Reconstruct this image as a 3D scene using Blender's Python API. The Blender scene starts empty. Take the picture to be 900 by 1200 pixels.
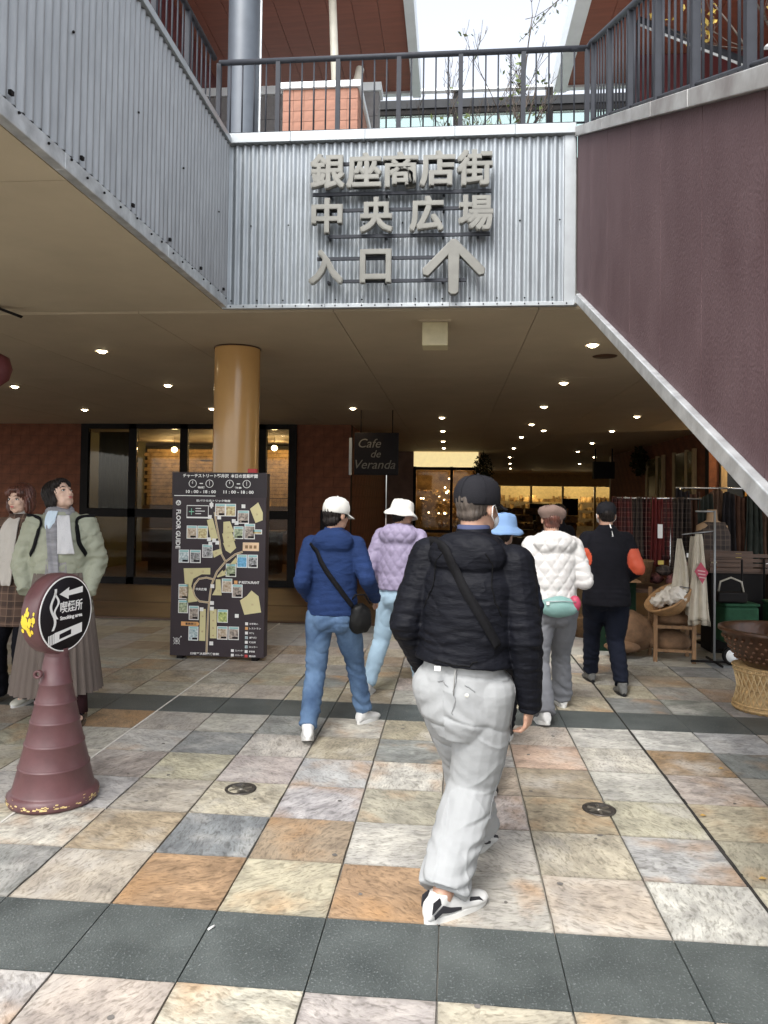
import bpy, bmesh, math, random
import numpy as np
from mathutils import Vector, Matrix, Euler
rad = math.radians
scene = bpy.context.scene
C = scene.collection
random.seed(7)

# ------------------------------------------------------------------ camera
cd = bpy.data.cameras.new('camera'); cam = bpy.data.objects.new('camera', cd); C.objects.link(cam)
F_ = Vector((-0.0910, 0.9956, 0.0232)).normalized()
R0 = F_.cross(Vector((0, 0, 1))).normalized(); U0 = R0.cross(F_)
cr, sr = math.cos(0.0133), math.sin(0.0133)
R_ = R0*cr + U0*sr; U_ = -R0*sr + U0*cr
M = Matrix((R_, U_, -F_)).transposed().to_4x4(); M.translation = Vector((0, 0, 1.5696))
cam.matrix_world = M
cd.sensor_fit = 'VERTICAL'; cd.sensor_height = 36; cd.lens = 873.0/1200*36
cd.shift_y = -35.5/1200
cd.clip_start = 0.05; cd.clip_end = 2000
scene.camera = cam

# ------------------------------------------------------------------ light
w = bpy.data.worlds.new('World'); scene.world = w; w.use_nodes = True
nt = w.node_tree; bg = nt.nodes['Background']
sky = nt.nodes.new('ShaderNodeTexSky'); sky.sky_type = 'NISHITA'; sky.sun_disc = False
sky.sun_elevation = rad(52); sky.sun_rotation = rad(200); sky.dust_density = 3; sky.air_density = 1.0
hsv = nt.nodes.new('ShaderNodeHueSaturation'); hsv.inputs['Saturation'].default_value = 0.30; hsv.inputs['Value'].default_value = 1.2
nt.links.new(sky.outputs[0], hsv.inputs['Color']); nt.links.new(hsv.outputs[0], bg.inputs[0])
bg.inputs[1].default_value = 0.15
sd = bpy.data.lights.new('sun', 'SUN'); sun = bpy.data.objects.new('sun', sd); C.objects.link(sun)
sd.energy = 1.2; sd.angle = rad(25); sd.color = (1, 0.97, 0.92)
az = rad(200); el = rad(52)
sdir = Vector((math.sin(az)*math.cos(el), math.cos(az)*math.cos(el), math.sin(el)))
sun.rotation_euler = (-sdir).to_track_quat('-Z', 'Y').to_euler()
scene.view_settings.view_transform = 'Standard'; scene.view_settings.look = 'None'
scene.view_settings.exposure = 1.33; scene.view_settings.gamma = 1
scene.cycles.max_bounces = 8; scene.cycles.diffuse_bounces = 4
scene.cycles.sample_clamp_indirect = 6
try: scene.cycles.use_light_tree = True
except Exception: pass

# ------------------------------------------------------------------ materials
def mat(name, col, rough=0.6, metal=0.0, var=0.12, scale=6.0, bump=0.0, bscale=40.0, spec=0.5, stretch=(1,1,1), col2=None, detail=4, coat=0, sheen=0, emit=None, dist=0.01):
    if max(col) < .07 and spec == .5 and rough > .35: spec = .15
    m = bpy.data.materials.new(name); m.use_nodes = True; t = m.node_tree; n = t.nodes; b = n['Principled BSDF']; L = t.links.new
    b.inputs['Roughness'].default_value = rough; b.inputs['Metallic'].default_value = metal
    b.inputs['Specular IOR Level'].default_value = spec
    if coat: b.inputs['Coat Weight'].default_value = coat; b.inputs['Coat Roughness'].default_value = 0.08
    if sheen: b.inputs['Sheen Weight'].default_value = sheen; b.inputs['Sheen Roughness'].default_value = 0.6
    tc = n.new('ShaderNodeTexCoord'); mp = n.new('ShaderNodeMapping'); mp.inputs['Scale'].default_value = stretch
    L(tc.outputs['Object'], mp.inputs[0])
    ns = n.new('ShaderNodeTexNoise'); ns.inputs['Scale'].default_value = scale; ns.inputs['Detail'].default_value = detail; ns.inputs['Roughness'].default_value = 0.6
    L(mp.outputs[0], ns.inputs['Vector'])
    rp = n.new('ShaderNodeValToRGB'); rp.color_ramp.elements[0].position = 0.3; rp.color_ramp.elements[1].position = 0.7
    a = [max(0, c*(1-var)) for c in col]; z = col2 if col2 else [min(1, c*(1+var)) for c in col]
    rp.color_ramp.elements[0].color = (*a, 1); rp.color_ramp.elements[1].color = (*z[:3], 1)
    L(ns.outputs[0], rp.inputs[0]); L(rp.outputs[0], b.inputs['Base Color'])
    if bump:
        n2 = n.new('ShaderNodeTexNoise'); n2.inputs['Scale'].default_value = bscale; n2.inputs['Detail'].default_value = 5
        L(mp.outputs[0], n2.inputs['Vector'])
        bp = n.new('ShaderNodeBump'); bp.inputs['Strength'].default_value = bump; bp.inputs['Distance'].default_value = dist
        L(n2.outputs[0], bp.inputs['Height']); L(bp.outputs[0], b.inputs['Normal'])
    if emit:
        b.inputs['Emission Color'].default_value = (*emit[:3], 1); b.inputs['Emission Strength'].default_value = emit[3]
    return m

def tile_mat(name, dark=False):
    m = bpy.data.materials.new(name); m.use_nodes = True; t = m.node_tree; n = t.nodes; b = n['Principled BSDF']; L = t.links.new
    tc = n.new('ShaderNodeTexCoord'); oi = n.new('ShaderNodeObjectInfo')
    mul = n.new('ShaderNodeVectorMath'); mul.operation = 'MULTIPLY_ADD'
    sc = n.new('ShaderNodeCombineXYZ')
    m37 = n.new('ShaderNodeMath'); m37.operation = 'MULTIPLY'; m37.inputs[1].default_value = 91
    L(oi.outputs['Random'], m37.inputs[0]); L(m37.outputs[0], sc.inputs[0])
    m41 = n.new('ShaderNodeMath'); m41.operation = 'MULTIPLY'; m41.inputs[1].default_value = 57
    L(oi.outputs['Random'], m41.inputs[0]); L(m41.outputs[0], sc.inputs[1])
    rotv = n.new('ShaderNodeVectorRotate'); rotv.rotation_type = 'Z_AXIS'
    L(tc.outputs['Object'], rotv.inputs['Vector']); mr = n.new('ShaderNodeMath'); mr.operation = 'MULTIPLY'; mr.inputs[1].default_value = 2.2
    L(oi.outputs['Random'], mr.inputs[0]); L(mr.outputs[0], rotv.inputs['Angle'])
    add = n.new('ShaderNodeVectorMath'); add.operation = 'ADD'; L(rotv.outputs[0], add.inputs[0]); L(sc.outputs[0], add.inputs[1])
    if dark:
        ns = n.new('ShaderNodeTexNoise'); ns.inputs['Scale'].default_value = 4; ns.inputs['Detail'].default_value = 6; L(add.outputs[0], ns.inputs['Vector'])
        sp = n.new('ShaderNodeTexNoise'); sp.inputs['Scale'].default_value = 120; sp.inputs['Detail'].default_value = 3; L(add.outputs[0], sp.inputs['Vector'])
        r1 = n.new('ShaderNodeValToRGB'); r1.color_ramp.elements[0].color = (.045,.053,.052,1); r1.color_ramp.elements[1].color = (.088,.10,.097,1)
        r1.color_ramp.elements[0].position = .3; r1.color_ramp.elements[1].position = .7
        L(ns.outputs[0], r1.inputs[0])
        r2 = n.new('ShaderNodeValToRGB'); r2.color_ramp.elements[0].position = .58; r2.color_ramp.elements[1].position = .74
        L(sp.outputs[0], r2.inputs[0])
        mx = n.new('ShaderNodeMixRGB'); mx.inputs[2].default_value = (.20,.22,.22,1); L(r2.outputs[0], mx.inputs[0]); L(r1.outputs[0], mx.inputs[1])
        L(mx.outputs[0], b.inputs['Base Color']); b.inputs['Roughness'].default_value = .5
        bp = n.new('ShaderNodeBump'); bp.inputs['Strength'].default_value = .8; bp.inputs['Distance'].default_value = .004
        L(sp.outputs[0], bp.inputs['Height']); L(bp.outputs[0], b.inputs['Normal'])
        return m
    # warped anisotropic streaks of split slate
    wn = n.new('ShaderNodeTexNoise'); wn.inputs['Scale'].default_value = 3.0; wn.inputs['Detail'].default_value = 3; L(add.outputs[0], wn.inputs['Vector'])
    wm = n.new('ShaderNodeVectorMath'); wm.operation = 'MULTIPLY_ADD'; wm.inputs[1].default_value = (.16,.16,.16)
    L(wn.outputs['Color'], wm.inputs[0]); L(add.outputs[0], wm.inputs[2])
    mp = n.new('ShaderNodeMapping'); mp.inputs['Scale'].default_value = (1.0, 2.3, 1); L(wm.outputs[0], mp.inputs[0])
    st = n.new('ShaderNodeTexNoise'); st.inputs['Scale'].default_value = 7; st.inputs['Detail'].default_value = 8; st.inputs['Roughness'].default_value = .68; L(mp.outputs[0], st.inputs['Vector'])
    big = n.new('ShaderNodeTexNoise'); big.inputs['Scale'].default_value = 3.2; big.inputs['Detail'].default_value = 4; L(add.outputs[0], big.inputs['Vector'])
    # value variation
    r1 = n.new('ShaderNodeValToRGB'); e = r1.color_ramp.elements; e[0].position = .32; e[0].color = (.55,.54,.54,1); e[1].position = .62; e[1].color = (1.22,1.22,1.2,1)
    L(st.outputs[0], r1.inputs[0])
    m1 = n.new('ShaderNodeMixRGB'); m1.blend_type = 'MULTIPLY'; am_ = n.new('ShaderNodeMapRange'); am_.inputs['To Min'].default_value = .35; L(oi.outputs['Random'], am_.inputs[0]); L(am_.outputs[0], m1.inputs[0]); L(oi.outputs['Color'], m1.inputs[1]); L(r1.outputs[0], m1.inputs[2])
    # rusty or grey staining driven by the big noise
    r2 = n.new('ShaderNodeValToRGB'); e = r2.color_ramp.elements; e[0].position = .5; e[0].color = (0,0,0,1); e[1].position = .74; e[1].color = (.75,.75,.75,1)
    L(big.outputs[0], r2.inputs[0])
    stain = n.new('ShaderNodeMixRGB'); stain.inputs[1].default_value = (.40,.24,.12,1); stain.inputs[2].default_value = (.50,.49,.47,1)
    rr = n.new('ShaderNodeMath'); rr.operation = 'FRACT'; r17 = n.new('ShaderNodeMath'); r17.operation = 'MULTIPLY'; r17.inputs[1].default_value = 17.3
    L(oi.outputs['Random'], r17.inputs[0]); L(r17.outputs[0], rr.inputs[0])
    gt = n.new('ShaderNodeMath'); gt.operation = 'GREATER_THAN'; gt.inputs[1].default_value = .38; L(rr.outputs[0], gt.inputs[0]); L(gt.outputs[0], stain.inputs[0])
    m2 = n.new('ShaderNodeMixRGB'); L(r2.outputs[0], m2.inputs[0]); L(m1.outputs[0], m2.inputs[1]); L(stain.outputs[0], m2.inputs[2])
    # fine dark flecks
    fl = n.new('ShaderNodeTexNoise'); fl.inputs['Scale'].default_value = 34; fl.inputs['Detail'].default_value = 6; L(mp.outputs[0], fl.inputs['Vector'])
    r3 = n.new('ShaderNodeValToRGB'); e = r3.color_ramp.elements; e[0].position = .36; e[0].color = (.55,.54,.52,1); e[1].position = .5; e[1].color = (1,1,1,1)
    L(fl.outputs[0], r3.inputs[0])
    m3 = n.new('ShaderNodeMixRGB'); m3.blend_type = 'MULTIPLY'; m3.inputs[0].default_value = .8; L(m2.outputs[0], m3.inputs[1]); L(r3.outputs[0], m3.inputs[2])
    # cloudy light and dark patches inside each stone
    cl = n.new('ShaderNodeTexNoise'); cl.inputs['Scale'].default_value = 5.5; cl.inputs['Detail'].default_value = 7; cl.inputs['Roughness'].default_value = .7; L(wm.outputs[0], cl.inputs['Vector'])
    r4 = n.new('ShaderNodeValToRGB'); e = r4.color_ramp.elements; e[0].position = .34; e[0].color = (.60,.59,.58,1); e[1].position = .60; e[1].color = (1.18,1.16,1.10,1); L(cl.outputs[0], r4.inputs[0])
    m4 = n.new('ShaderNodeMixRGB'); m4.blend_type = 'MULTIPLY'; m4.inputs[0].default_value = .75; L(m3.outputs[0], m4.inputs[1]); L(r4.outputs[0], m4.inputs[2])
    # grime that has gathered along the stone's edges
    sx_ = n.new('ShaderNodeSeparateXYZ'); L(tc.outputs['Object'], sx_.inputs[0]); ab = []
    for ax in 'XY': q_ = n.new('ShaderNodeMath'); q_.operation = 'ABSOLUTE'; L(sx_.outputs[ax], q_.inputs[0]); ab.append(q_)
    mxm = n.new('ShaderNodeMath'); mxm.operation = 'MAXIMUM'; L(ab[0].outputs[0], mxm.inputs[0]); L(ab[1].outputs[0], mxm.inputs[1])
    nz = n.new('ShaderNodeMath'); nz.operation = 'MULTIPLY_ADD'; nz.inputs[1].default_value = .05; L(cl.outputs[0], nz.inputs[0]); L(mxm.outputs[0], nz.inputs[2])
    eg = n.new('ShaderNodeMapRange'); eg.inputs['From Min'].default_value = .222; eg.inputs['From Max'].default_value = .240; eg.inputs['To Max'].default_value = .55; L(nz.outputs[0], eg.inputs[0])
    m5 = n.new('ShaderNodeMixRGB'); m5.inputs[2].default_value = (.13,.115,.095,1); L(eg.outputs[0], m5.inputs[0]); L(m4.outputs[0], m5.inputs[1])
    L(m5.outputs[0], b.inputs['Base Color']); b.inputs['Roughness'].default_value = .5
    hs = n.new('ShaderNodeMath'); hs.operation = 'MULTIPLY_ADD'; hs.inputs[1].default_value = 1.6; L(st.outputs[0], hs.inputs[0]); L(fl.outputs[0], hs.inputs[2])
    bp = n.new('ShaderNodeBump'); bp.inputs['Strength'].default_value = .5; bp.inputs['Distance'].default_value = .005
    L(hs.outputs[0], bp.inputs['Height']); L(bp.outputs[0], b.inputs['Normal'])
    rg = n.new('ShaderNodeMapRange'); rg.inputs['To Min'].default_value = .38; rg.inputs['To Max'].default_value = .62; L(fl.outputs[0], rg.inputs[0]); L(rg.outputs[0], b.inputs['Roughness'])
    return m

def glass_mat(name, tint=(.8,.85,.84), ior=1.5, opacity=0.12):
    m = bpy.data.materials.new(name); m.use_nodes = True; t = m.node_tree; n = t.nodes; L = t.links.new
    n.remove(n['Principled BSDF']); out = n['Material Output']
    tr = n.new('ShaderNodeBsdfTransparent'); tr.inputs[0].default_value = (*tint, 1)
    gl = n.new('ShaderNodeBsdfGlossy'); gl.inputs['Roughness'].default_value = .03
    df = n.new('ShaderNodeBsdfDiffuse'); df.inputs[0].default_value = (.35,.42,.4,1)
    fr = n.new('ShaderNodeFresnel'); fr.inputs[0].default_value = ior
    m0 = n.new('ShaderNodeMixShader'); m0.inputs[0].default_value = opacity; L(tr.outputs[0], m0.inputs[1]); L(df.outputs[0], m0.inputs[2])
    mx = n.new('ShaderNodeMixShader'); L(fr.outputs[0], mx.inputs[0]); L(m0.outputs[0], mx.inputs[1]); L(gl.outputs[0], mx.inputs[2]); L(mx.outputs[0], out.inputs[0])
    return m

def emat(name, col, s):
    m = bpy.data.materials.new(name); m.use_nodes = True; n = m.node_tree.nodes; b = n['Principled BSDF']
    b.inputs['Base Color'].default_value = (.8,.78,.7,1); b.inputs['Emission Color'].default_value = (*col, 1); b.inputs['Emission Strength'].default_value = s
    return m

MT = {}
def m_(key):
    return MT[key]
MT['tile'] = tile_mat('slate_tile'); MT['band'] = tile_mat('dark_granite', True)
MT['grout'] = mat('grout', (.27,.255,.225), .9, var=.3, scale=14, bump=.4, bscale=150)
MT['grout_dark'] = mat('joint_dirt', (.035,.033,.03), .9, var=.4, scale=20, bump=.5, bscale=90)
MT['caulk'] = mat('pale_caulk', (.6,.58,.53), .8, var=.2, scale=30)
MT['galv'] = mat('galvanised_sheet', (.265,.29,.31), .42, .35, var=.15, scale=3, stretch=(6,6,.8), bump=.05, bscale=30)
MT['galv_dull'] = mat('weathered_galvanised_sheet', (.27,.28,.288), .42, .4, var=.16, scale=3, stretch=(6,6,.8), bump=.06, bscale=30)
MT['trim'] = mat('pale_metal_trim', (.34,.365,.38), .4, .3, var=.1, scale=5, bump=.05)
MT['silver'] = mat('silver_edge_bar', (.52,.54,.55), .4, .5, var=.25, scale=9, bump=.15, bscale=60)
MT['rail'] = mat('grey_painted_rail', (.035,.038,.046), .55, 0, var=.12, scale=9)
MT['purple'] = mat('purple_render', (.078,.038,.043), .78, 0, var=.15, scale=2.6, stretch=(1,1,.6), col2=(.102,.060,.065), bump=.8, bscale=95, detail=8, dist=.006)
MT['coping'] = mat('stained_metal_coping', (.33,.30,.29), .45, .3, var=.35, scale=3.5, col2=(.46,.47,.46), bump=.1)
MT['ceiling'] = mat('tan_soffit_board', (.42,.345,.24), .75, var=.08, scale=1.2, bump=.15, bscale=160)
MT['soffit'] = mat('ochre_soffit', (.46,.385,.27), .75, var=.09, scale=1.2, bump=.15, bscale=160)
MT['concrete'] = mat('terrace_concrete', (.38,.37,.35), .85, var=.15, scale=2)
MT['roofred'] = mat('redbrown_roof_boards', (.19,.060,.035), .65, var=.15, scale=2, stretch=(1,12,1))
MT['maroon'] = mat('maroon_wall', (.13,.03,.035), .6, var=.2, scale=3)
MT['fascia'] = mat('pale_fascia', (.62,.66,.68), .4, .1, var=.05)
MT['greywall'] = mat('grey_block', (.17,.165,.165), .8, var=.15, scale=8, bump=.3)
MT['terra'] = mat('terracotta_tile', (.27,.125,.08), .7, var=.3, scale=7, bump=.15)
MT['brick'] = mat('dark_red_brick', (.15,.052,.025), .85, var=.35, scale=5, bump=.4, bscale=60)
MT['brick_warm'] = mat('yellow_brick', (.42,.27,.12), .8, var=.35, scale=6, bump=.4)
MT['pinkbrick'] = mat('dusty_pink_block', (.22,.15,.13), .8, var=.2, scale=4, bump=.3)
MT['black'] = mat('black_metal', (.007,.006,.006), .6, 0, var=.3)
MT['glass'] = glass_mat('window_glass', (.62,.62,.58), 1.35, 0.0)
MT['glassgreen'] = glass_mat('green_glass', (.82,.93,.88), 1.4, .15)
MT['wood'] = mat('worn_wood', (.27,.15,.07), .6, var=.3, scale=4, stretch=(1,1,8), bump=.2)
MT['palewood'] = mat('pale_wood_frame', (.36,.27,.15), .6, var=.2, scale=4, stretch=(8,8,1))
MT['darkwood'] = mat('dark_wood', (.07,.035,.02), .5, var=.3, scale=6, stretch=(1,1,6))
MT['column'] = mat('ochre_glossy_paint', (.50,.29,.105), .25, 0, var=.06, scale=2, coat=.3)
MT['greycol'] = mat('grey_blue_steel', (.085,.10,.12), .4, .1, var=.1)
MT['letter'] = mat('grey_beige_letter_face', (.15,.148,.132), .45, .25, var=.12, scale=8)
MT['letterrim'] = mat('pale_letter_edge', (.32,.315,.285), .5, 0)
MT['white'] = mat('white_print', (.78,.78,.76), .5, var=.03)
MT['signblack'] = mat('sign_black', (.010,.008,.010), .55, var=.1)
MT['board'] = mat('charcoal_board', (.050,.040,.045), .45, var=.12, scale=2)
MT['cone'] = mat('maroon_plastic', (.105,.045,.048), .42, 0, var=.18, scale=7, bump=.06, bscale=70)
MT['yellow'] = mat('chipped_yellow', (.75,.55,.04), .5, var=.2)
MT['chip'] = mat('chipped_cream', (.6,.45,.2), .6, var=.4, scale=60)
MT['lampglow'] = emat('downlight_lens', (1, .80, .50), 14)
MT['bulb'] = emat('warm_bulb', (1, .72, .38), 20)
MT['whitetrim'] = mat('white_downlight_ring', (.6,.55,.45), .5)

# ------------------------------------------------------------------ helpers
def tag(o, label=None, cat=None, group=None, kind=None):
    if label: o['label'] = label
    if cat: o['category'] = cat
    if group: o['group'] = group
    if kind: o['kind'] = kind
    return o
def empty(name, loc=(0,0,0), rz=0, label=None, cat=None, group=None):
    o = bpy.data.objects.new(name, None); C.objects.link(o); o.location = loc; o.rotation_euler = (0,0,rad(rz)); o.empty_display_size = .1
    return tag(o, label, cat, group)
def link(name, me, parent=None, loc=None, rot=None):
    o = bpy.data.objects.new(name, me); C.objects.link(o)
    if parent: o.parent = parent
    if loc is not None: o.location = loc
    if rot is not None: o.rotation_euler = rot
    return o
def copy_tree(o, parent=None):
    c = o.copy(); C.objects.link(c)
    if parent: c.parent = parent
    for ch in list(o.children): copy_tree(ch, c)
    return c

class MB:
    def __init__(s): s.v = []; s.f = []; s.sm = []
    def add(s, vs, fs, smooth=False):
        o = len(s.v); s.v += [tuple(v) for v in vs]; s.f += [tuple(i+o for i in f) for f in fs]; s.sm += [smooth]*len(fs); return s
    def box(s, a, b, rot=None, piv=None):
        (x0,y0,z0),(x1,y1,z1) = a, b
        vs = [Vector(p) for p in ((x0,y0,z0),(x1,y0,z0),(x1,y1,z0),(x0,y1,z0),(x0,y0,z1),(x1,y0,z1),(x1,y1,z1),(x0,y1,z1))]
        if rot is not None:
            c = Vector(piv) if piv is not None else (vs[0]+vs[6])/2
            vs = [rot @ (v-c) + c for v in vs]
        return s.add(vs, [(0,3,2,1),(4,5,6,7),(0,1,5,4),(1,2,6,5),(2,3,7,6),(3,0,4,7)])
    def cbox(s, c, d, rot=None):
        c = Vector(c); d = Vector(d)/2; return s.box(c-d, c+d, rot)
    def tube(s, pts, r, n=10, cap=True):
        pts = [Vector(p) for p in pts]; k = len(pts)
        rs = r if isinstance(r, (list, tuple)) else [r]*k
        vs = []; prev = None
        for i, p in enumerate(pts):
            d = (pts[min(i+1,k-1)] - pts[max(i-1,0)]).normalized()
            if prev is None:
                a = d.orthogonal().normalized()
            else:
                a = (prev - d*prev.dot(d)).normalized()
            prev = a; b = d.cross(a)
            for j in range(n):
                t = 2*math.pi*j/n; vs.append(p + (a*math.cos(t) + b*math.sin(t))*rs[i])
        fs = [(i*n+j, i*n+(j+1)%n, (i+1)*n+(j+1)%n, (i+1)*n+j) for i in range(k-1) for j in range(n)]
        s.add(vs, fs, True)
        if cap:
            o = len(s.v)-len(vs); s.f += [tuple(o+j for j in range(n))[::-1], tuple(o+(k-1)*n+j for j in range(n))]; s.sm += [False, False]
        return s
    def lathe(s, prof, n=32, c=(0,0,0), rot=None, smooth=True, wob=None):
        c = Vector(c); vs = []
        for i, (r, z) in enumerate(prof):
            for j in range(n):
                t = 2*math.pi*j/n; rr, zz = (r, z) if wob is None else wob(r, z, t)
                v = Vector((rr*math.cos(t), rr*math.sin(t), zz))
                if rot is not None: v = rot @ v
                vs.append(c+v)
        fs = [(i*n+j, i*n+(j+1)%n, (i+1)*n+(j+1)%n, (i+1)*n+j) for i in range(len(prof)-1) for j in range(n)]
        return s.add(vs, fs, smooth)
    def ell(s, c, r, rot=None, nu=16, nv=10):
        c = Vector(c); r = (r,r,r) if isinstance(r,(int,float)) else r
        vs = []; 
        for i in range(nv+1):
            ph = math.pi*i/nv
            for j in range(nu):
                t = 2*math.pi*j/nu
                rr = max(math.sin(ph), 1e-3)
                v = Vector((r[0]*rr*math.cos(t), r[1]*rr*math.sin(t), -r[2]*math.cos(ph)))
                if rot is not None: v = rot @ v
                vs.append(c+v)
        fs = [(i*nu+j, i*nu+(j+1)%nu, (i+1)*nu+(j+1)%nu, (i+1)*nu+j) for i in range(nv) for j in range(nu)]
        fs += [tuple(range(nu))[::-1], tuple(nv*nu+j for j in range(nu))]
        return s.add(vs, fs, True)
    def prism(s, poly, h, axis='z', base=0.0):
        """extrude a 2D polygon: axis z -> (x,y)+z ; axis y -> (x,z)+y ; axis x -> (y,z)+x"""
        def P(p, t):
            return {'z': (p[0],p[1],t), 'y': (p[0],t,p[1]), 'x': (t,p[0],p[1])}[axis]
        k = len(poly); vs = [P(p, base) for p in poly] + [P(p, base+h) for p in poly]
        fs = [tuple(range(k))[::-1], tuple(range(k,2*k))] + [(i,(i+1)%k,k+(i+1)%k,k+i) for i in range(k)]
        return s.add(vs, fs)
    def rings(s, rings, n=20, cap=True):
        vs = []
        for (c, a, b, ra, rb) in rings:
            c = Vector(c); a = Vector(a); b = Vector(b)
            for j in range(n):
                t = 2*math.pi*j/n; vs.append(c + a*(ra*math.cos(t)) + b*(rb*math.sin(t)))
        k = len(rings)
        fs = [(i*n+j, i*n+(j+1)%n, (i+1)*n+(j+1)%n, (i+1)*n+j) for i in range(k-1) for j in range(n)]
        s.add(vs, fs, True)
        if cap:
            o = len(s.v)-len(vs); s.f += [tuple(o+j for j in range(n))[::-1], tuple(o+(k-1)*n+j for j in range(n))]; s.sm += [False, False]
        return s
    def mesh(s, name, m, fix=True):
        me = bpy.data.meshes.new(name); me.from_pydata(s.v, [], s.f)
        for mm in (m if isinstance(m, (list,tuple)) else [m]): me.materials.append(mm)
        me.polygons.foreach_set('use_smooth', s.sm)
        if fix:
            bm = bmesh.new(); bm.from_mesh(me); bmesh.ops.recalc_face_normals(bm, faces=bm.faces); bm.to_mesh(me); bm.free()
        me.update(); return me
    def build(s, name, m, parent=None, loc=None, rot=None):
        return link(name, s.mesh(name, m), parent, loc, rot)

def bevel(o, wd=.004, seg=2):
    md = o.modifiers.new('bevel', 'BEVEL'); md.width = wd; md.segments = seg; md.limit_method = 'ANGLE'; md.angle_limit = rad(40); return o

def text_mesh(s, size, extrude=0, offset=0, m=None, align='CENTER', bevel_d=0, name='lettering', fit=None, res=3):
    """returns a mesh in the XY plane, centred; fit=(w,h) stretches the glyphs' box to that size"""
    cu = bpy.data.curves.new('t', 'FONT'); cu.body = s; cu.size = size; cu.extrude = extrude; cu.offset = offset; cu.align_x = align
    cu.bevel_depth = bevel_d; cu.resolution_u = res; cu.bevel_resolution = 0
    o = bpy.data.objects.new('t', cu); C.objects.link(o)
    dg = bpy.context.evaluated_depsgraph_get(); me = bpy.data.meshes.new_from_object(o.evaluated_get(dg)); me.name = name
    bpy.data.objects.remove(o); bpy.data.curves.remove(cu)
    me.materials.clear(); me.materials.append(m)
    n = len(me.vertices); co = np.empty(n*3, 'f'); me.vertices.foreach_get('co', co); co = co.reshape(-1,3)
    if n:
        lo = co.min(0); hi = co.max(0)
        if fit:
            co[:,0] = (co[:,0]-(lo[0]+hi[0])/2)*(fit[0]/max(1e-6, hi[0]-lo[0]))
            co[:,1] = (co[:,1]-(lo[1]+hi[1])/2)*(fit[1]/max(1e-6, hi[1]-lo[1]))
        else:
            if align == 'CENTER': co[:,0] -= (lo[0]+hi[0])/2
            co[:,1] -= (lo[1]+hi[1])/2
        me.vertices.foreach_set('co', co.ravel()); me.update()
    return me

# ================================================================== FLOOR
T = .42; GX, GY = -1.29, 2.799
g = MB().box((-80,-80,-.9),(80,9.36,-.02)).build('ground', MT['grout']); tag(g, kind='structure')
lo = MB().box((-80,12.42,-.9),(80,80,-.48)); lo = lo.build('sunken_floor', mat('brown_stone_floor', (.125,.08,.045), .45, var=.3, scale=1.3, bump=.2)); tag(lo, kind='structure')
st1 = MB().box((-14,9.38,-.9),(13,12.4,-.24)).build('wide_step', mat('brown_stone_step', (.12,.075,.042), .5, var=.3, scale=1.3, bump=.2)); tag(st1, kind='structure')
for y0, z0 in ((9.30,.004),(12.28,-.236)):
    tag(MB().box((-14,y0,z0-.02),(13,y0+.1,z0)).build('step_edge_strip', MT['darkwood']), kind='structure')  # thin dark strips laid along the two step edges
PAL = dict(w=(.45,.44,.40), l=(.385,.385,.375), g=(.23,.24,.24), y=(.42,.395,.32), o=(.33,.23,.15), p=(.395,.36,.33), b=(.33,.275,.215), t=(.36,.335,.275), r=(.38,.29,.25), x=(.31,.305,.29))
ROWS = {  # colours of the split-slate tiles, columns from -4
 -4:'wlpytlwpytlgwpyl', -3:'plwtylpwbywlgpty', -2:'lwylpwpyyp wlgyt',
 0:'lwgpoyowpwyxgtp', 1:'ywwbgbwwyltxglt', 2:'xlltyl tpbtyglxt', 3:'twpyplwbbwpxlxg', 4:'tlwgwtglrwogxgl', 5:'toplgltppwwlpxt',
 7:'btyptbltttggxbt', 8:'tbttgtptbttxbgx', 9:'btbtxtbtbtxbtxb'}
ROWS[2] = 'xlltyltpbtyglxt'.replace(' ', '')
def tilemesh(k, dark):
    r = random.Random(k*7+dark); hw = T/2-.0024; n = 7; vs = []; fs = []
    zj = (lambda: r.uniform(-.0012,.0012)) if not dark else (lambda: 0)
    top = {}
    N = 5
    for i in range(N):
        for j in range(N):
            x = -hw + 2*hw*i/(N-1); y = -hw + 2*hw*j/(N-1); e = i in (0,N-1) or j in (0,N-1)
            jit = r.uniform(0,.0040) if e and not dark else 0
            xx = x - (jit if x > 0 else -jit)*(i in (0,N-1)); yy = y - (jit if y > 0 else -jit)*(j in (0,N-1))
            top[i,j] = len(vs); vs.append((xx, yy, (-.0012 if e else .0)+zj()))
    for i in range(N-1):
        for j in range(N-1): fs.append((top[i,j],top[i+1,j],top[i+1,j+1],top[i,j+1]))
    loop = [(i,0) for i in range(N-1)]+[(N-1,j) for j in range(N-1)]+[(i,N-1) for i in range(N-1,0,-1)]+[(0,j) for j in range(N-1,0,-1)]
    base = {}
    for q in loop: base[q] = len(vs); v = vs[top[q]]; vs.append((v[0]*1.003, v[1]*1.003, -.03))
    for a, b in zip(loop, loop[1:]+loop[:1]): fs.append((base[a],base[b],top[b],top[a]))
    mb = MB(); mb.v = vs; mb.f = fs; mb.sm = [False]*len(fs)
    return mb.mesh('tile', MT['band' if dark else 'tile'])
TM = [tilemesh(k,0) for k in range(8)]; DM = [tilemesh(k,1) for k in range(2)]
from bpy_extras.object_utils import world_to_camera_view as w2c
bpy.context.view_layer.update()
cands = []
for j in range(-9, 16):
    for i in range(-24, 32):
        cx, cy = GX+(i+.5)*T, GY+(j+.5)*T
        if cy+T/2 > 9.3: continue
        p = w2c(scene, cam, Vector((cx, cy, 0)))
        vis = (-.06 < p.x < 1.06 and -.08 < p.y < 1 and p.z > 0)
        cands.append((0 if vis else 1, (cx*cx+cy*cy)**.5, i, j, cx, cy))
cands.sort()
floor = empty('paving', (0,0,0)); tag(floor, kind='structure')
rr = random.Random(3); rest = MB(); rest_dark = MB()
ci = 0
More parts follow.
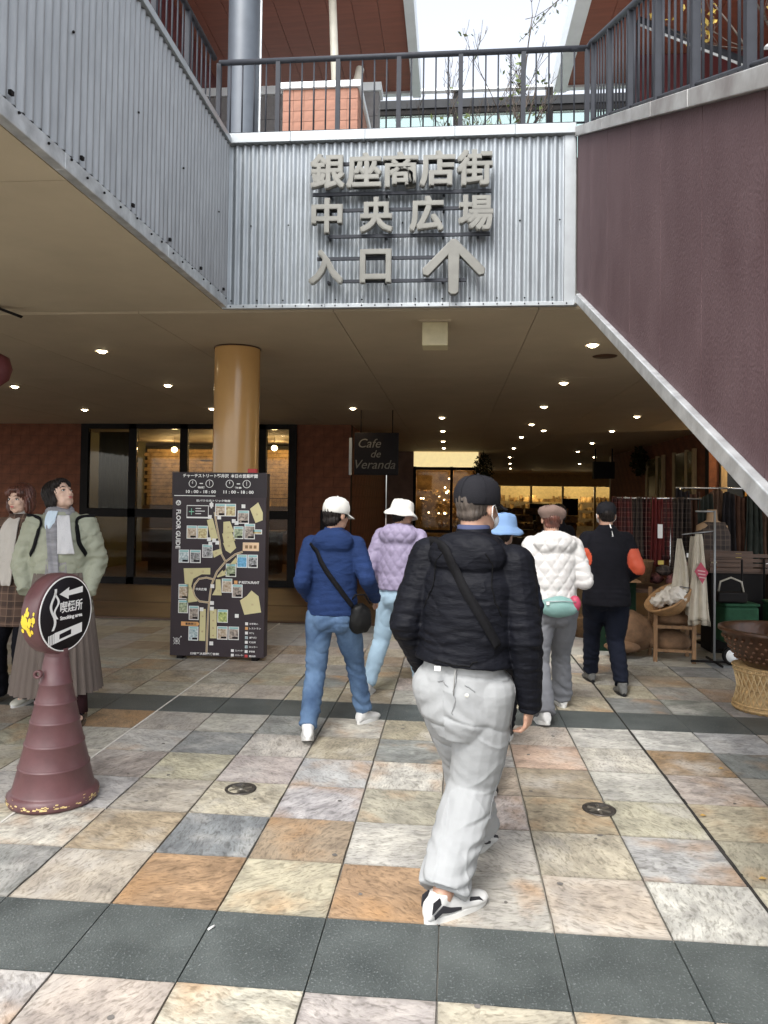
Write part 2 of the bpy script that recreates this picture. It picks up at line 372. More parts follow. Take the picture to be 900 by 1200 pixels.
for k, (v, d, i, j, cx, cy) in enumerate(cands):
    dark = j in (-1, 6)
    row = ROWS.get(j); idx = i+4
    key = row[idx] if row and 0 <= idx < len(row) and row[idx] != ' ' else rr.choice('wlgytpbtxl' if cx < 1.3 else 'lgtxgwx')
    xo = 0
    if i >= 6: xo = .009
    if v == 0 and k < 298:
        me = DM[rr.randrange(2)] if dark else TM[rr.randrange(8)]
        o = link('tile', me, floor, (cx+xo, cy, rr.uniform(-.0012,.0012)), (0,0,(rr.randrange(4)*math.pi/2)))
        c = PAL[key]; f_ = rr.uniform(.9,1.1); o.color = (c[0]*f_*rr.uniform(.96,1.04), c[1]*f_, c[2]*f_*rr.uniform(.93,1.07), 1)
        ci += 1
    else:
        (rest_dark if dark else rest).box((cx-T/2+.002+xo, cy-T/2+.002, -.03), (cx+T/2-.002+xo, cy+T/2-.002, -.0006))
rest_m = [mat('slate_'+k_, tuple(c_*.9 for c_ in PAL[k_]), .5, var=.22, scale=9, bump=.35, bscale=60) for k_ in 'wlgybtpx']
me = rest.mesh('outlying_tiles', rest_m, fix=False); mi = []; 
for k_ in range(len(me.polygons)//6): mi += [rr.randrange(8)]*6
me.polygons.foreach_set('material_index', mi); a = link('outlying_tiles', me, floor); a['kind'] = 'stuff'
a = rest_dark.build('outlying_band_tiles', MT['band'], floor); a['kind'] = 'stuff'
MB().box((GX-2*T-.006, -1, -.02), (GX-2*T+.006, 9.2, .0016)).build('white_joint', MT['caulk'], floor)
MB().box((GX+6*T-.004, -1, -.02), (GX+6*T+.016, 9.2, -.002)).build('dark_joint', MT['grout_dark'], floor)
for x_, y_, lb in ((-1.113,3.955,'round iron floor drain left of the walkers, nearer the blue-jeans pedestrian'), (.765,3.922,'round iron floor drain right of the man in grey trousers')):
    dr = empty('floor_drain', (x_,y_,.002), label=lb, cat='floor drain', group='floor drains')
    MB().lathe([(0.001,-.004),(.082,-.004),(.085,.003),(.07,.005),(.066,-.001),(.001,-.001)], 28).build('rim', mat('worn_iron', (.10,.09,.08), .4, .7, var=.3, scale=30), dr)
    b_ = MB()
    for a_ in range(6):
        t = a_*math.pi/3; b_.box((-.006,.012,-.001),(.006,.06,.004), Matrix.Rotation(t,3,'Z'), (0,0,0))
    b_.lathe([(.001,.006),(.016,.006),(.018,-.001)], 14); b_.build('grate', mat('bright_iron', (.3,.28,.24), .35, .8), dr)
tag(MB().tube([(-.86,2.665,.005),(-.845,2.69,.005)],.004,6).build('cigarette_butt', MT['white']), 'tiny white cigarette butt lying on the near dark band', 'litter')

gm = MB(); q = random.Random(31)
for k in range(70):
    x, y, r_ = q.uniform(-2.6,3), q.uniform(2.1,6.5), q.uniform(.006,.015); gm.add([(x+r_*q.uniform(.7,1.2)*math.cos(a*.785), y+r_*q.uniform(.7,1.2)*math.sin(a*.785), .0026) for a in range(8)], [tuple(range(8))])
a = gm.build('gum_spots', mat('old_gum', (.14,.13,.12), .6, var=.4), floor); a['kind'] = 'stuff'
# ================================================================== STRUCTURE
HC = 3.25
# terrace slab with fascia walls
slab = MB().box((-14,6.62,3.34),(13,48,4.6)).build('terrace_slab', MT['concrete']); tag(slab, kind='structure')
slab2 = MB().box((-14,1.0,3.36),(-2.2,6.6,4.6)).build('terrace_slab', MT['concrete']); tag(slab2, kind='structure')
ceil = empty('ceiling', (0,0,0)); tag(ceil, kind='structure')
xs = [-13.82+1.82*k for k in range(16)]
xs = [x-.0 for x in xs]; off = (-1.08) - xs[min(range(16), key=lambda k: abs(xs[k]+1.08))]; xs = [x+off for x in xs]
ys = [6.60] + [6.60+3.64*k for k in range(1,12)]
pm = {}
for a0, a1 in zip(xs, xs[1:]):
    for b0, b1 in zip(ys, ys[1:]):
        k_ = round(b1-b0,3)
        if k_ not in pm: pm[k_] = MB().box((.003,.003,0),(1.82-.003,k_-.003,.08)).mesh('ceiling_board', MT['ceiling'])
        link('ceiling_board', pm[k_], ceil, (a0,b0,HC))
sf = empty('side_soffit', (0,0,0)); tag(sf, kind='structure')
smm = MB().box((.004,.004,0),(2.96-.004,2.78-.004,.08)).mesh('soffit_board', MT['soffit'])
for i in range(4):
    for j in range(2): link('soffit_board', smm, sf, (-2.09-2.96*(i+1), 6.59-2.78*(j+1), 3.268))

def corr(name, length, z0, z1, mt, per=.074, amp=.012, parent=None, loc=(0,0,0), rz=0):
    n = int(length/per*8); vs = []; fs = []
    for i in range(n+1):
        x = length*i/n; ph = 2*math.pi*x/per; s_ = math.cos(ph); d = amp*math.tanh(1.1*s_)/math.tanh(1.1)
        vs += [(x, -d, z0), (x, -d, z1)]
    for i in range(n): fs.append((2*i,2*i+2,2*i+3,2*i+1))
    for i in range(n+1): pass
    o_ = len(vs); vs += [(v[0], v[1]+.004, v[2]) for v in vs]
    for i in range(n): fs.append((o_+2*i,o_+2*i+1,o_+2*i+3,o_+2*i+2))
    me = bpy.data.meshes.new(name); me.from_pydata(vs, [], fs); me.materials.append(mt)
    me.polygons.foreach_set('use_smooth', [True]*len(fs)); me.update()
    return link(name, me, parent, loc, (0,0,rad(rz)))
fw = empty('facade_wall', (-2.04,6.5,0), label='pale corrugated metal wall band across the entrance carrying the big letters', cat='wall')
nsh = 4; wsh = 2.976/nsh
for k in range(nsh): corr('corrugated_sheet', wsh-.002 , 3.29, 4.735, MT['galv'], parent=fw, loc=(k*wsh+.002, -.0016*(k%2), 0))
MB().box((2.98,-.016,3.29),(3.075,.03,4.74)).build('corner_strip', MT['trim'], fw)
MB().box((0,.03,3.29),(3.09,.10,4.74)).build('backing', MT['concrete'], fw)
for k, (a0,a1) in enumerate(((-.02,.57),(.572,1.24),(1.242,2.03),(2.032,2.55),(2.552,3.07))): bevel(MB().box((a0,-.05,4.742),(a1,.22,4.83)).build('coping', MT['trim'], fw), .004)
for (a0,a1) in ((-.03,.9),(.902,2.0),(2.002,3.09)): bevel(MB().box((a0,-.035,3.252),(a1,.02,3.288)).build('bottom_flashing', MT['trim'], fw), .003)
sc = MB(); r5 = random.Random(5)
for k in range(26):
    x = .05+k*.118; sc.ell((x,-.037,3.27), .007, nu=6, nv=4)
    if k % 2 == 0: sc.ell((x,-.02,3.325), .008, nu=6, nv=4)
for k in range(9): sc.ell((.22+k*.34,-.018,4.0), .008, nu=6, nv=4)
a = sc.build('screws', MT['black'], fw); a['kind'] = 'stuff'

lw = empty('side_wall', (-2.04,6.5,0), rz=-90, label='long grey corrugated metal wall band running overhead on the left', cat='wall')
# local x runs towards the camera (world -y), local y = world +x ... outward face is world +x
for k in range(7):
    corr('corrugated_sheet', .81-.002, 3.36, 4.735, MT['galv_dull'], per=.074, amp=.012, parent=lw, loc=(k*.81, .0015*(k%2), 0), rz=0)
lwb = MB().box((.0,-.12,3.34),(5.67,-.03,4.74)).build('backing', MT['concrete'], lw)
for k in range(5): bevel(MB().box((k*1.134+.06*(k==0),-.22,4.742),(k*1.134+1.132,.035,4.80)).build('coping', MT['trim'], lw), .004)
for k in range(4): bevel(MB().box((k*1.4175+.03*(k==0),-.04,3.262),(k*1.4175+1.4155,.02,3.35)).build('bottom_flashing', MT['silver'], lw), .004)
sc = MB()
for k in range(26):
    x = .08+k*.21+r5.uniform(-.03,.03); sc.ell((x,.024,3.32+r5.uniform(-.01,.02)), .008, nu=6, nv=4)
    if k % 3 == 0: sc.box((x+.05,.014,3.385),(x+.075,.03,3.405))
    if k % 4 == 1: sc.ell((x,.018,4.02), .008, nu=6, nv=4)
a = sc.build('screws', MT['black'], lw); a['kind'] = 'stuff'

# railings -----------------------------------------------------------
def railing(label, p0, p1, h, n_bays, per_bay, group='terrace railings', base_off=.0, endposts=(1,1)):
    r = empty('railing', p0, label=label, cat='railing', group=group)
    P0 = Vector((0,0,0)); P1 = Vector(p1)-Vector(p0); d = P1
    MB().tube([P0+Vector((0,0,h)), P1+Vector((0,0,h))], .026, 12).build('top_rail', MT['rail'], r)
    MB().tube([P0+Vector((0,0,.06)), P1+Vector((0,0,.06))], .010, 8).build('bottom_rail', MT['rail'], r)
    pm_ = MB().box((-.02,-.02,-.02),(.02,.02,h-.01)).mesh('post', MT['rail']); bm_ = MB().tube([(0,0,.05),(0,0,h-.01)], .0075, 8).mesh('baluster', MT['rail'])
    for k in range(n_bays+1):
        if (k == 0 and not endposts[0]) or (k == n_bays and not endposts[1]): continue
        link('post', pm_, r, d*(k/n_bays))
    for k in range(n_bays):
        for q in range(1, per_bay+1): link('baluster', bm_, r, d*((k+q/(per_bay+1))/n_bays))
    return r
railing('grey metal railing along the terrace edge straight above the big letters', (-2.17,6.58,4.83), (1.14,6.58,4.83), .72, 6, 4)
railing('grey metal railing along the top of the long left corrugated wall', (-2.19,6.5,4.80), (-2.19,1.1,4.80), .75, 8, 5, endposts=(0,1))
railing('grey metal railing sloping down beside the outdoor stair on the right', (1.17,6.45,4.79), (1.17,-1.0,1.437), .74, 11, 5)
tag(MB().tube([(1.0,6.58,5.548),(1.14,6.58,5.55),(1.17,6.50,5.56),(1.17,6.42,5.52)], .026, 12).build('rail_bend', MT['rail']), 'short bent rail tube joining the level railing to the stair railing', 'railing')

# outdoor stair on the right ----------------------------------------
stair = empty('outdoor_stair', (1.05,6.5,0), label='outdoor stair with purple plastered side panels descending on the right', cat='stair')
def ztop(y): return 4.77-.45*(6.59-y)
def zbot(y): return 3.262-.4476*(6.31-y)
jy = [6.5,5.868,5.236,4.56,3.902,3.264,2.618,1.97,1.32,.67,.02,-.63,-1.0]
for a0, a1 in zip(jy, jy[1:]):
    y0, y1 = a1+.004, a0-.004
    zb0, zb1 = max(zbot(y0)+.045, .02), zbot(min(y1,6.5))+.045
    MB().prism([(y0-6.5, zb0),(y1-6.5, zb1),(y1-6.5, ztop(y1)),(y0-6.5, ztop(y0))], .05, 'x', 0).build('side_panel', MT['purple'], stair)
bk = MB().prism([(-7.5, max(zbot(-1)+.06,.03)),(0, zbot(6.5)+.06),(0, ztop(6.5)-.01),(-7.5, ztop(-1)-.01)], .08, 'x', .051).build('panel_backing', mat('mauve_joint', (.24,.19,.20), .7), stair)
cj = [6.62,5.3,4.0,3.37,2.1,.8,-1.0]
for a0, a1 in zip(cj, cj[1:]):
    y0, y1 = a1+.002, a0-.002
    bevel(MB().prism([(y0-6.5, ztop(y0)+.002),(y1-6.5, ztop(y1)+.002),(y1-6.5, ztop(y1)+.085),(y0-6.5, ztop(y0)+.085)], .26, 'x', -.03).build('coping', MT['coping'], stair), .004)
eb = MB().prism([(-7.4, max(zbot(-.9)-.035,.0)),(-.19, zbot(6.31)-.035),(-.19, zbot(6.31)+.043),(-7.4, zbot(-.9)+.043)], .09, 'x', -.035); bevel(eb.build('edge_bar', MT['silver'], stair), .005)
MB().prism([(-.19, zbot(6.31)-.02),(.02, 3.262),(.02,3.30),(-.19, zbot(6.31)+.046)], .08, 'x', -.03).build('edge_return', MT['silver'], stair)
MB().prism([(-7.4,.02),(-.1,zbot(6.4)+.0),(-.1,zbot(6.4)+.16),(-7.4,.18)], 2.1, 'x', .14).build('underside_slab', mat('stair_soffit', (.12,.10,.08), .8), stair)
tm_ = MB().box((0,0,0),(2.0,.345,.05)).mesh('tread', MT['concrete'])
for k in range(22): link('tread', tm_, stair, (.16, -.333*(k+1), 4.55-.15*k))
MB().prism([(-7.4,.03),(0,zbot(6.5)+.05),(0,ztop(6.5)-.3),(-7.4,ztop(-.9)-.3)], .12, 'x', 2.245).build('far_side_panel', MT['purple'], stair)

# big letters ----------------------------------------------------------
sign = empty('wall_sign', (-.47,6.42,4.0), label='large raised metal Japanese lettering with an up arrow on the corrugated wall', cat='sign')
def glyph(ch, x0, z1, x1, z0):
    wd, ht = x1-x0, z1-z0
    # heavy gothic strokes: the glyph outline swept a few millimetres each way, each sweep at its own depth
    def heavy(nm, ex, d, w_, h_, m):
        base = text_mesh(ch, .33, ex, .003, m, name=nm, fit=(w_-2*d,h_-2*d), res=3); bm = bmesh.new()
        for k, (a_, b_) in enumerate(((-1,-1),(1,1),(-1,1),(1,-1),(0,0))):
            q_ = base.copy(); q_.transform(Matrix.Translation((a_*d, b_*d, .0012*k))); bm.from_mesh(q_); bpy.data.meshes.remove(q_)
        bm.to_mesh(base); bm.free(); return base
    me = heavy('character', .03, .0065, wd, ht, MT['letter'])
    o = link('character', me, sign, ((x0+x1)/2+.47, -.05, (z0+z1)/2-4.0), (rad(90),0,0))
    link('rim', heavy('character_rim', .012, .0085, wd+.006, ht+.006, MT['letterrim']), o, (0,0,.006))
    return o
s1 = '銀座商店街'; W1 = (.322+1.269)/5
for k, ch in enumerate(s1): glyph(ch, -1.269+k*W1+.008, 4.568, -1.269+(k+1)*W1-.008, 4.262)
for ch, xa, xb in (('中',-1.245,-.975),('央',-.82,-.535),('広',-.39,-.10),('場',.03,.322)): glyph(ch, xa, 4.178, xb, 3.875)
glyph('入', -1.262, 3.728, -.965, 3.43); glyph('口', -.812, 3.725, -.545, 3.435)
ap = [(-.045,3.345),(-.05,3.66),(-.215,3.485),(-.262,3.495),(-.27,3.545),(-.02,3.80),(.02,3.80),(.27,3.545),(.262,3.495),(.215,3.485),(.05,3.66),(.045,3.345),(.02,3.325),(-.02,3.325)]
bevel(MB().prism([(x+.005+.47-.012, z-4.0) for x, z in ap], .06, 'y', -.08).build('arrow', MT['letter'], sign), .006)
for zz, xa, xb in ((4.50,-1.25,.31),(4.235,-1.25,.31),(4.09,-1.22,.31),(3.86,-1.1,.3),(3.665,-1.2,.1),(3.465,-1.0,.1)):
    MB().box((xa+.47,-.022,zz-4.014),(xb+.47,.0,zz-3.986)).build('mounting_rail', MT['rail'], sign)
lb = MB()
for zz in (4.50,4.235,4.09,3.86,3.665,3.465):
    for xx in (-1.1,-.6,-.1,.2):
        if zz < 3.7 and xx > .1: continue
        lb.box((xx+.46,0,zz-4.01),(xx+.48,.075,zz-3.99))
a = lb.build('standoffs', MT['rail'], sign); a['kind'] = 'stuff'

# square ceiling box light
bl = empty('ceiling_box', (-.175,7.08,HC), label='small cream box fitting fixed under the ceiling behind the lettered wall', cat='fitting')
bevel(MB().box((-.12,-.12,-.235),(.12,.12,-.015)).build('cover', mat('cream_plastic', (.50,.44,.27), .5), bl), .006); MB().box((-.15,-.15,-.013),(.15,.15,0)).build('base_plate', MT['ceiling'], bl)
tag(MB().lathe([(.001,-.006),(.13,-.008),(.14,0)], 28, (1.74,8.75,HC)).build('ceiling_hatch', MT['darkwood']), 'flat brown disc on the ceiling right of the nearest right downlight', 'hatch')

# downlights -----------------------------------------------------------
LP = [(-4.07,8.29),(1.48,8.1),(3.35,9.0),(-6.8,11.0),(-4.3,10.9),(1.56,10.7),(3.42,11.9),(-7.2,14),(-4.57,13.8),(-1.85,13.7),(1.61,13.4),(3.58,14.9),(-.22,15.2),(1.72,16.5),(3.75,18),(-.24,18.2),(2.15,17.9),
      (1.8,19.8),(-.27,21.4),(3.97,21.7),(1.95,24),(-.28,24.2),(4.18,25.4),(2.2,29),(5.3,28.5),(2.6,34),(5.6,33.5),(3.0,39),(7.6,34),(8.2,39)]
dring = MB().lathe([(.055,-.002),(.075,-.010),(.082,-.010),(.086,0)], 20).mesh('ring', MT['whitetrim'])
dcone = MB().lathe([(.001,-.030),(.028,-.028),(.05,-.012),(.054,-.004)], 18).mesh('lens', MT['lampglow'])
LL = ['nearest left ceiling downlight, above and right of the young woman','nearest right ceiling downlight, close to the lettered wall','ceiling downlight just peeping out beside the sloping stair edge']
cols = {}
def dlabel(k, x, y):
    if k < 3: return LL[k]
    col = 'far left' if x < -6 else 'left, beside the ochre column' if x < -3.5 else 'left, before the brick pier' if x < -1 else 'in the narrow middle line' if x < .6 else 'in the line right of centre' if x < 2.7 else 'in the right-hand line'
    cols[col] = cols.get(col, 0)+1
    return 'ceiling downlight %s, %s from the front' % (col, ['first','second','third','fourth','fifth','sixth','seventh','eighth','ninth','tenth'][cols[col]-1])
for k, (x, y) in enumerate(LP):
    d = empty('ceiling_downlight', (x,y,HC), label=dlabel(k,x,y), cat='downlight', group='downlights in the passage ceiling')
    link('ring', dring, d); link('lens', dcone, d)
    if k < 24 or k in (26,28):
        ld = bpy.data.lights.new('downlight_lamp','SPOT'); ld.energy = 4.5; ld.color = (1,.74,.42); ld.spot_size = rad(130); ld.spot_blend = .7; ld.shadow_soft_size = .05
        lo_ = bpy.data.objects.new('lamp', ld); C.objects.link(lo_); lo_.parent = d; lo_.location = (0,0,-.045)

# column -----------------------------------------------------------------
col = empty('ceiling_column', (-2.43,8.2,0), label='thick round ochre column rising behind the floor guide board', cat='column')
MB().lathe([(.255,0),(.255,3.235)], 56).build('shaft', MT['column'], col); MB().lathe([(.262,3.235),(.262,3.2495),(.001,3.2495)], 56).build('cap_ring', MT['darkwood'], col)

# back walls ----------------------------------------------------------------
ZB = -.48; YW = 16.8
def brick_wall(label, x0, x1, z0, z1, y, bw=.46, bh=.23, mt='brick', depth=.25, cat='wall', cap=300, axis='y', flip=1):
    """wall facing -y (axis y) or a side wall along y (axis x; x0,x1 are then y range, y is the x position)"""
    wl = empty('brick_wall', (0,0,0), label=label, cat=cat)
    mk = (lambda u0,u1,v0,v1,z0_,z1_: ((u0,v0,z0_),(u1,v1,z1_))) if axis == 'y' else (lambda u0,u1,v0,v1,z0_,z1_: ((v0,u0,z0_),(v1,u1,z1_)))
    v0, v1 = (y+.012, y+depth) if flip > 0 else (y-depth, y-.012)
    a, b = mk(x0,x1,v0,v1,z0,z1); MB().box(a,b).build('wall_core', MT['grout_dark'], wl)
    n = 0; extra = MB(); rb = random.Random(int(x0*100)); cache = {}
    row = 0; z = z0
    while z < z1-.02:
        zt = min(z+bh, z1); x = x0 - (bw/2 if row % 2 else 0)
        while x < x1-.01:
            u0, u1 = max(x, x0), min(x+bw, x1)
            if u1-u0 > .03:
                pr = rb.uniform(0,.005)
                if n < cap:
                    key = (round(u1-u0,3), round(zt-z,3))
                    if key not in cache:
                        L_, H_ = key
                        a, b = mk(.002, L_-.002, 0, .03, .002, H_-.002); cache[key] = MB().box(a,b).mesh('brick', MT[mt])
                    vv = (y-pr) if flip > 0 else (y-.03+pr)
                    link('brick', cache[key], wl, mk(u0,0,vv,0,z,0)[0]); n += 1
                else:
                    vv = (y-pr) if flip > 0 else (y-.03+pr)
                    a, b = mk(u0+.002,u1-.002,vv,vv+.03,z+.002,zt-.002); extra.box(a,b)
            x += bw
        z += bh; row += 1
    if extra.v: e_ = extra.build('outlying_bricks', MT[mt], wl); e_['kind'] = 'stuff'
    return wl
brick_wall('dark red brick pier between the cafe window and the passage', -3.62, -2.3, ZB, HC, YW)
brick_wall('dark red brick wall at the far left behind the two women', -13.9, -8.62, ZB, HC, YW)
brick_wall('brick return wall running back along the passage behind the cafe sign', 17.06, 25.9, ZB, HC, -2.3, axis='x', flip=-1, bw=.6, bh=.3)
brick_wall('brick wall face right of the passage beside the cream framed door', 5.8, 6.02, ZB, HC, 17.5)
brick_wall('receding right passage wall of dark brick with tall windows', 17.75, 28, ZB, HC, 5.8, axis='x', flip=1, bw=.6, bh=.3)
brick_wall('brick wall above and right of the cream framed door', 6.02, 13, 2.68, HC, 17.5)
brick_wall('brick wall to the far right of the cream framed door', 7.75, 13, ZB, 2.67, 17.5)
for k,(x,y) in enumerate(((-13.6,1.4),(-13.6,9.0))): tag(MB().lathe([(.2,0),(.2,3.26)],32,(x,y,0)).build('side_column', MT['column']), 'ochre round column carrying the open left side, %s' % ('nearer one','farther one')[k], 'column')
tag(MB().box((5.82,28.05,ZB),(12.9,28.3,HC)).build('side_wall', MT['ceiling']), 'plain wall where the passage widens on the right', 'wall')
tag(MB().box((12.9,9,ZB),(13,48,HC)).build('side_wall', MT['brick']), 'plain wall closing the far right of the passage', 'wall')

# cafe front windows
cf = empty('cafe_window', (-8.6,YW,ZB), label='wide black framed cafe shopfront behind the floor guide board', cat='shopfront')
zr = HC-ZB
def fr(x0,x1,z0,z1,nm='frame_bar'): MB().box((x0,-.06,z0),(x1,.06,z1)).build(nm, MT['black'], cf)
px = [0.06,1.22,2.42,3.62,4.36,4.92]
px = [0.0, 1.17, 2.40, 3.55, 4.25, 4.96]
for k, x in enumerate(px): fr(x-.09, x+.09, 0, zr-.005, 'mullion')
fr(px[0]+.092, px[-1]-.092, zr-.12, zr-.004, 'head_bar'); fr(px[0]+.092, px[-1]-.092, 1.55, 1.75, 'transom'); fr(px[0]+.092, px[-1]-.092, 0, .16, 'bottom_bar')
for a0, a1 in zip(px, px[1:]):
    for z0, z1 in ((.162,1.548),(1.752,zr-.122)): MB().box((a0+.092,-.006,z0),(a1-.092,.006,z1)).build('pane', MT['glass'], cf)
# cafe room
room = empty('cafe_room', (0,0,0), label='cafe interior with yellow brick wall and dark lower panelling behind the shopfront', cat='room')
MB().box((-9.6,22.6,ZB),(-2.7,22.8,HC-.1)).build('back_wall', MT['grout_dark'], room)
yb = MB(); rb = random.Random(2); nrow = 0; z = 1.55
while z < 2.95:
    x = -9.5 - (.2 if nrow % 2 else 0)
    while x < -2.8: yb.box((x,22.53+rb.uniform(-.02,.01),z),(x+.39,22.6,z+.105)); x += .40
    z += .115; nrow += 1
a = yb.build('bricks', MT['brick_warm'], room); a['kind'] = 'stuff'
bt = MB()
for k in range(60): bt.box((-9.5+k*.115,22.52,1.30),(-9.5+k*.115+.1,22.59,1.53))
a = bt.build('battens', MT['brick_warm'], room); a['kind'] = 'stuff'
MB().box((-9.6,22.45,ZB),(-2.7,22.55,1.28)).build('dark_panelling', MT['darkwood'], room)
MB().box((-9.7,17,ZB),(-9.6,22.6,HC)).build('left_partition', mat('olive_partition', (.10,.09,.045), .8), room)
MB().box((-9.6,16.87,ZB+.002),(-2.7,22.45,ZB+.02)).build('dark_floor', MT['darkwood'], room)
cnt = MB().box((-8.2,19.6,ZB),(-4.6,20.1,.62)); cnt.box((-8.3,19.5,.62),(-4.5,20.2,.67)); cnt.build('counter', MT['darkwood'], room)
tag(MB().box((-4.5,17.15,ZB),(-4.35,17.25,3.2)).build('curtain', mat('beige_curtain', (.15,.13,.08), .8)), 'beige curtain inside the narrow right cafe window', 'curtain')
cu = MB(); 
for k in range(16):
    cu.tube([(-8.45+k*.055,17.25+.03*(k%2),ZB+1.7),(-8.45+k*.055,17.25+.03*(k%2),3.1)], .035, 8)
tag(cu.build('curtain', mat('grey_green_curtain', (.12,.12,.085), .8)), 'pale curtain gathered inside the leftmost cafe window pane', 'curtain')
fan = empty('ceiling_fan', (-6.05,20,HC), label='dark ceiling fan hanging inside the cafe', cat='fan')
MB().tube([(0,0,0),(0,0,-.62)], .018, 8).build('rod', MT['black'], fan); MB().lathe([(.001,-.78),(.10,-.77),(.12,-.70),(.08,-.62),(.001,-.60)], 20).build('motor', MT['black'], fan)
for k in range(4):
    t = k*math.pi/2+.35; MB().box((.1,-.07,-.005),(.82,.07,.005), Matrix.Rotation(t,3,'Z') @ Matrix.Rotation(.16,3,'X'), (0,0,0)).build('blade', MT['darkwood'], fan, (0,0,-.7))
def point(x,y,z,e,col=(1,.70,.36),r=.08,nm='lamp'):
    ld = bpy.data.lights.new(nm,'POINT'); ld.energy = e; ld.color = col; ld.shadow_soft_size = r; o = bpy.data.objects.new(nm, ld); C.objects.link(o); o.location = (x,y,z); return o
gl = MB().ell((0,0,0),(.085,.085,.075),nu=14,nv=8).mesh('globe', MT['bulb'])
for k, (x,y,z,lb) in enumerate(((-6.55,20.3,2.93,'glowing globe lamp left of the cafe ceiling fan'),(-4.95,20.4,2.95,'glowing globe lamp right of the cafe ceiling fan'),(-7.9,20.6,2.9,'glowing globe lamp in the leftmost cafe pane'),(-5.55,18.6,3.05,'glowing globe lamp nearest the glass in the middle cafe pane'),(-3.95,20.6,2.9,'glowing globe lamp seen right of the ochre column'))):
    p_ = empty('globe_lamp', (x,y,z), label=lb, cat='lamp', group='globe lamps in the cafe'); link('globe', gl, p_); MB().tube([(0,0,.07),(0,0,HC-z)], .006, 6).build('cord', MT['black'], p_)
    l_ = point(0,0,-.14,12); l_.parent = p_
for k in range(4): l_ = point(-8.6+k*1.7,21.9,3.0,14); l_['category'] = 'lamp'; l_['label'] = 'warm lamp washing the cafe brick wall'; l_['group'] = 'brick wall lamps'
# little things on the cafe counter
for k,(x,c,lb) in enumerate(((-7.2,(.45,.3,.12),'small framed card on the cafe counter, leftmost'),(-6.2,(.5,.38,.2),'cream menu card standing on the cafe counter'),(-5.35,(.5,.3,.08),'amber box on the cafe counter, rightmost'))):
    t_ = empty('menu_card', (x,19.7,.67), label=lb, cat='card'); MB().box((-.16,-.01,0),(.16,.01,.26)).build('card', mat('card_%d'%k, c, .6), t_); MB().box((-.18,.0,0),(.18,.08,.02)).build('stand', MT['darkwood'], t_)

# second cafe block facing us deeper in the passage
cb = empty('inner_shop', (0,26,ZB), label='inner shopfront with dusty pink jamb and warm lit window deep in the passage', cat='shopfront')
MB().box((-2.28,0,0),(-1.35,.3,3.72)).build('pink_jamb', MT['pinkbrick'], cb)
MB().box((-1.34,0.02,3.2),(.9,.3,3.72)).build('cream_panel', mat('cream_panel', (.62,.52,.26), .6, emit=(1,.8,.4,.35)), cb)  # weak warm glow put into the panel's own material, it is no lamp
for x in (-1.3,-.02,.85): MB().box((x-.05,-.04,0),(x+.05,.06,3.2)).build('frame_bar', MT['black'], cb)
MB().box((-1.249,-.03,3.08),(.80,.05,3.19)).build('head_bar', MT['black'], cb); MB().box((-1.249,-.03,.9),(-.071,.05,1.0)).build('transom', MT['black'], cb)
for a0,a1 in ((-1.24,-.08),(.04,.79)): MB().box((a0,0,.0),(a1,.01,3.07)).build('pane', MT['glass'], cb)
MB().box((-2.3,2.4,0),(.9,2.6,3.7)).build('back_wall', mat('warm_shop_wall', (.30,.15,.06), .7, var=.5, scale=3, col2=(.5,.3,.1)), cb)
MB().box((.86,.31,0),(.98,19.9,3.72)).build('side_wall', MT['pinkbrick'], cb)
gd = MB(); rg = random.Random(8)
for k in range(140): x = rg.uniform(-1.2,.8); z = rg.uniform(1.0,2.4); gd.ell((x,1.0+rg.uniform(0,.8),z), rg.uniform(.03,.08), nu=7, nv=5)
a = gd.build('goods', mat('amber_goods', (.5,.22,.06), .4, var=.6, scale=9, col2=(.7,.45,.15)), cb); a['kind'] = 'stuff'
bs = MB()
for k in range(16): bs.ell((rg.uniform(-1.15,.7),.4+rg.uniform(0,1.4),rg.uniform(1.4,2.95)), rg.uniform(.02,.045), nu=8, nv=5)
a = bs.build('string_lights', MT['bulb'], cb); a['kind'] = 'stuff'
for x in (-.9,.3): l_ = point(x,1.2,2.75,9); l_.parent = cb
# end of passage
es = empty('end_shop', (0,46,ZB), label='bright yellow lit shop closing the far end of the passage', cat='shop')
MB().box((-3,3.0,0),(13,3.2,4)).build('back_wall', mat('shop_yellow_wall', (.70,.55,.25), .7, var=.15), es); MB().box((.9,-.05,2.95),(12.9,.15,3.73)).build('bulkhead', mat('pale_bulkhead', (.62,.5,.27), .7), es)
for k in range(7): MB().box((1.0+k*1.9-.06,-.04,0),(1.0+k*1.9+.06,.08,2.94)).build('post', MT['palewood'], es)
gd = MB()
for k in range(420):
    x = rg.uniform(1,12.8); zz = rg.choice((.5,1.0,1.5,2.0)); gd.box((x,1.8+rg.uniform(-.3,.3),zz),(x+rg.uniform(.06,.3),2.3,zz+rg.uniform(.1,.42)))
a = gd.build('goods', mat('mixed_goods', (.25,.12,.04), .6, var=.8, scale=2.5, col2=(.75,.5,.2)), es); a['kind'] = 'stuff'
for x in (2,5,8,11): l_ = point(x,1.2,2.7,24,(1,.78,.42)); l_.parent = es
for x, z, s_, lb in ((4.6,1.0,1.5,'dark display stand at the end of the passage, left one'),(6.2,1.3,1.2,'dark display stand at the end of the passage, right one')):
    t_ = empty('display_stand', (x,40,ZB), label=lb, cat='stand'); MB().box((-.3,-.2,0),(.3,.2,z)).build('plinth', MT['darkwood'], t_); MB().box((-s_/3,-.15,z+.02),(s_/3,.15,z+.9)).build('panel', MT['black'], t_)
cl_ = MB(); q = random.Random(14)
